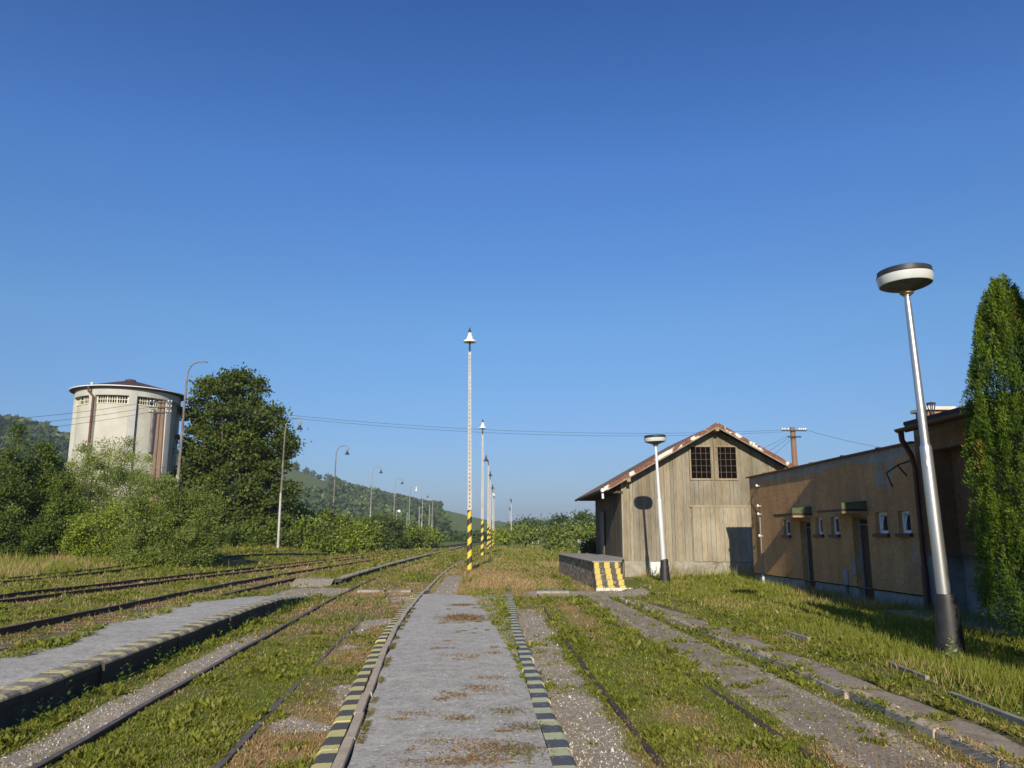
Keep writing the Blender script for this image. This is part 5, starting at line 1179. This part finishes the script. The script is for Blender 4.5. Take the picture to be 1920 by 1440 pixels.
tall = .10+.13*fn(X, Y, 2.2, 27)+.35*ss(.62, .75, fn(X, Y, 3, 57))*ss(28, 40, Y)+.12*ss(8, 10.4, X)*ss(36, 30, Y)+.35*ss(-19, -22, X)+.5*ss(32.3, 34.6, Y)*ss(35.6, 35.2, Y)*ss(6.5, 7.2, X)*ss(.35, .6, fn(X, Y, 1.2, 47))
L = tall*rng.uniform(.5, 1.3, n)*np.maximum(1, Y/55)**.4; r1 = rng.random(n)+(gn-.5)*.9-(fn(X, Y, 2.2, 37)-.48)*3.0
r1 = r1+.55*ss(5.4, 6.3, X)*ss(20, 13, Y); C = pick(DRY, rng.random(n)); q = r1 > .30; C[q] = pick(OLIVE, rng.random(n))[q]; q = r1 > .5; C[q] = pick(GREEN, rng.random(n)*.9)[q]
emit('grass', 'longer grass of the lawn, the verge under the bushes and the meadow beyond', X, Y, D, N, L, np.maximum(.008, .0045*s), C)
# 4 straggling tall weeds at the platform face and by the near lamp
X = []; Y = []; Ll = []; Cc = []; D = []; rr = np.random.default_rng(9)
def stalk(x, y, h, green, k=16):
    for i in range(k):
        t = i/k; a = i*2.4; X.append(x+.01*rr.normal()); Y.append(y+.01*rr.normal()); Ll.append((h*(1-t)*.35+.03, t*h)); D.append((math.cos(a), math.sin(a), .5)); Cc.append(green)
st = [(float(P2(y))+rr.uniform(.08, .3), y, rr.uniform(.12, .34), (.10,.17,.02), 12) for y in rr.uniform(8, 25, 55)]
st += [(float(KC(y))-rr.uniform(.0, .25), y, rr.uniform(.08, .18), (.12,.17,.03), 14) for y in rr.uniform(7, 24, 40)]
st += [(6.75, 11.6, .42, (.35,.38,.12), 26), (6.68, 11.5, .3, (.4,.42,.2), 18), (7.9, 12.0, .75, (.10,.16,.04), 24), (8.1, 11.4, .6, (.10,.15,.03), 20), (7.6, 10.6, .45, (.1,.15,.03), 16), (7.3, 11.0, .35, (.12,.17,.03), 16)]
for q in st: stalk(*q)
X, Y = np.array(X), np.array(Y); Zo = np.array([q[1] for q in Ll]); L = np.clip(np.array([q[0] for q in Ll]), .03, .12); D = np.array(D); C = np.array(Cc)*rr.uniform(.7, 1.3, (len(X), 1))
P = np.stack([X, Y, base_z(X, Y)+Zo], 1); V, Fq = leaf_quads(P, D, np.tile([0, 0, 1.], (len(X), 1))+rr.normal(size=(len(X), 3))*.3, L, L*.45)
tag(npmesh('tall_weeds', V, Fq, 'grass', np.repeat(C, 4, 0)), 'straggling taller leafy weeds along the platform face, the kerb and the lamp foot', 'weeds', kind='stuff')
# 5 patches of russet stonecrop and weeds on the platform surface
pt = [(-.3, 17.6, .55, .9, 1), (-.35, 20.8, .4, .4, .6), (-.2, 12.2, .28, .25, .5), (.25, 12.4, .2, .15, .4), (-.2, 9.2, .2, .2, .5), (.1, 9.6, .35, .3, .35), (.05, 7.0, .5, .35, .7), (-.25, 7.2, .35, .2, .6), (.35, 6.9, .3, .3, .6), (.3, 8.4, .25, .25, .5), (-.1, 6.6, .6, .2, .7), (-.6, 8.3, .3, .2, .3), (.45, 7.7, .3, .25, .5), (-.15, 8.1, .25, .15, .5), (.2, 10.3, .3, .2, .3)]
for q in range(34): pt.append((rng.uniform(-.75, .45), rng.uniform(6.5, 20), rng.uniform(.05, .16), rng.uniform(.05, .14), .7))
for q in range(26): y_ = rng.uniform(6.3, 20); pt.append((float(PL(y_))+.33, y_, .04, rng.uniform(.1, .3), 1.2))
X = []; Y = []; R_ = []
for i, (x, y, rx, ry, d) in enumerate(pt):
    k = int(2600*rx*ry*d*math.pi)+(40 if i < 15 else 10); X.append(x+rng.normal(size=k)*rx*.42); Y.append(y+rng.normal(size=k)*ry*.42); R_.append(np.full(k, 1.0 if i not in (8, 9, 12) and i < 49 else 0.2))
X, Y, R_ = map(np.concatenate, (X, Y, R_)); n = len(X); a = rng.uniform(0, 2*math.pi, n); el = rng.uniform(.05, .6, n); D = np.stack([np.cos(a)*np.cos(el), np.sin(a)*np.cos(el), np.sin(el)], 1)
C = np.where((rng.random(n) < R_*.8)[:, None], pick(RED, rng.random(n)), pick(OLIVE, rng.random(n))); L = rng.uniform(.015, .04, n)*np.maximum(1, Y/10)**.6
P = np.stack([X, Y, np.full(n, .195)], 1); V, Fq = leaf_quads(P, D, np.tile([0, 0, 1.], (n, 1)), L, L*.4)
tag(npmesh('stonecrop', V, Fq, 'grass', np.repeat(C, 4, 0)), 'thin russet stonecrop patches on the grey platform surface', 'ground plants', kind='stuff')
# 6 loose stones
n = 34000; X, Y = scatter(n, 5, 34, -.62, .66); gr, gn, dr, ba = zones(X, Y); pr = (np.clip(gr, 0, 1)*.9+.012)*np.where((X > 3) & (X < 4.5), .3, 1); k = (rng.random(n) < pr) & (ba < .5); X, Y = X[k], Y[k]; n = len(X)
s = rng.uniform(.006, .017, n)*(1+1.2*(rng.random(n) < .03))*np.maximum(1, Y/14)**.5; tet = np.array([(1, 0, -.4), (-.5, .9, -.4), (-.5, -.9, -.4), (.1, .1, .8)]); an = rng.uniform(0, 6.28, n)
Rm = np.stack([np.stack([np.cos(an), -np.sin(an), 0*an], -1), np.stack([np.sin(an), np.cos(an), 0*an], -1), np.stack([0*an, 0*an, 1+0*an], -1)], 1)
T = tet[None]*rng.uniform(.6, 1.3, (n, 4, 3)); V = np.einsum('nij,nkj->nki', Rm, T)*s[:, None, None]+np.stack([X, Y, base_z(X, Y)+s*.3], 1)[:, None, :]
b = np.arange(n)[:, None, None]*4; Ft = (b+np.array([(0, 2, 1), (0, 1, 3), (1, 2, 3), (2, 0, 3)])[None]).reshape(-1, 3)
C = rng.uniform(.36, .72, (n, 1))*np.array([[1, .92, .78]]); w = rng.random(n) < .06; C[w] = (.7, .67, .62)
st_m, nt, bs, out = newmat('loose_stone'); at = nt.nodes.new('ShaderNodeAttribute'); at.attribute_name = 'Col'; nt.links.new(at.outputs[0], bs.inputs['Base Color']); bs.inputs['Roughness'].default_value = .9; MT['stone'] = st_m
tag(npmesh('gravel', V.reshape(-1, 3), Ft, 'stone', np.repeat(C, 4, 0)), 'loose pale stones of the gravel strips', 'gravel', kind='stuff')

# ------------------------------------------------------------------ haze
hb = MB().box((-5600, -400, -1.2), (5600, 6400, float(ZZ.max())+32)).build('haze', 'wire'); hb.data.materials.clear()
hm_ = bpy.data.materials.new('haze'); hm_.use_nodes = True; nt = hm_.node_tree; nt.nodes.remove(nt.nodes['Principled BSDF'])
pv = nt.nodes.new('ShaderNodeVolumePrincipled'); pv.inputs['Color'].default_value = (.55, .66, .85, 1); pv.inputs['Density'].default_value = HAZE; pv.inputs['Anisotropy'].default_value = 0.0
nt.links.new(pv.outputs[0], nt.nodes['Material Output'].inputs['Volume']); hb.data.materials.append(hm_); hb['kind'] = 'stuff'; hb['label'] = 'thin bluish summer haze over the valley'
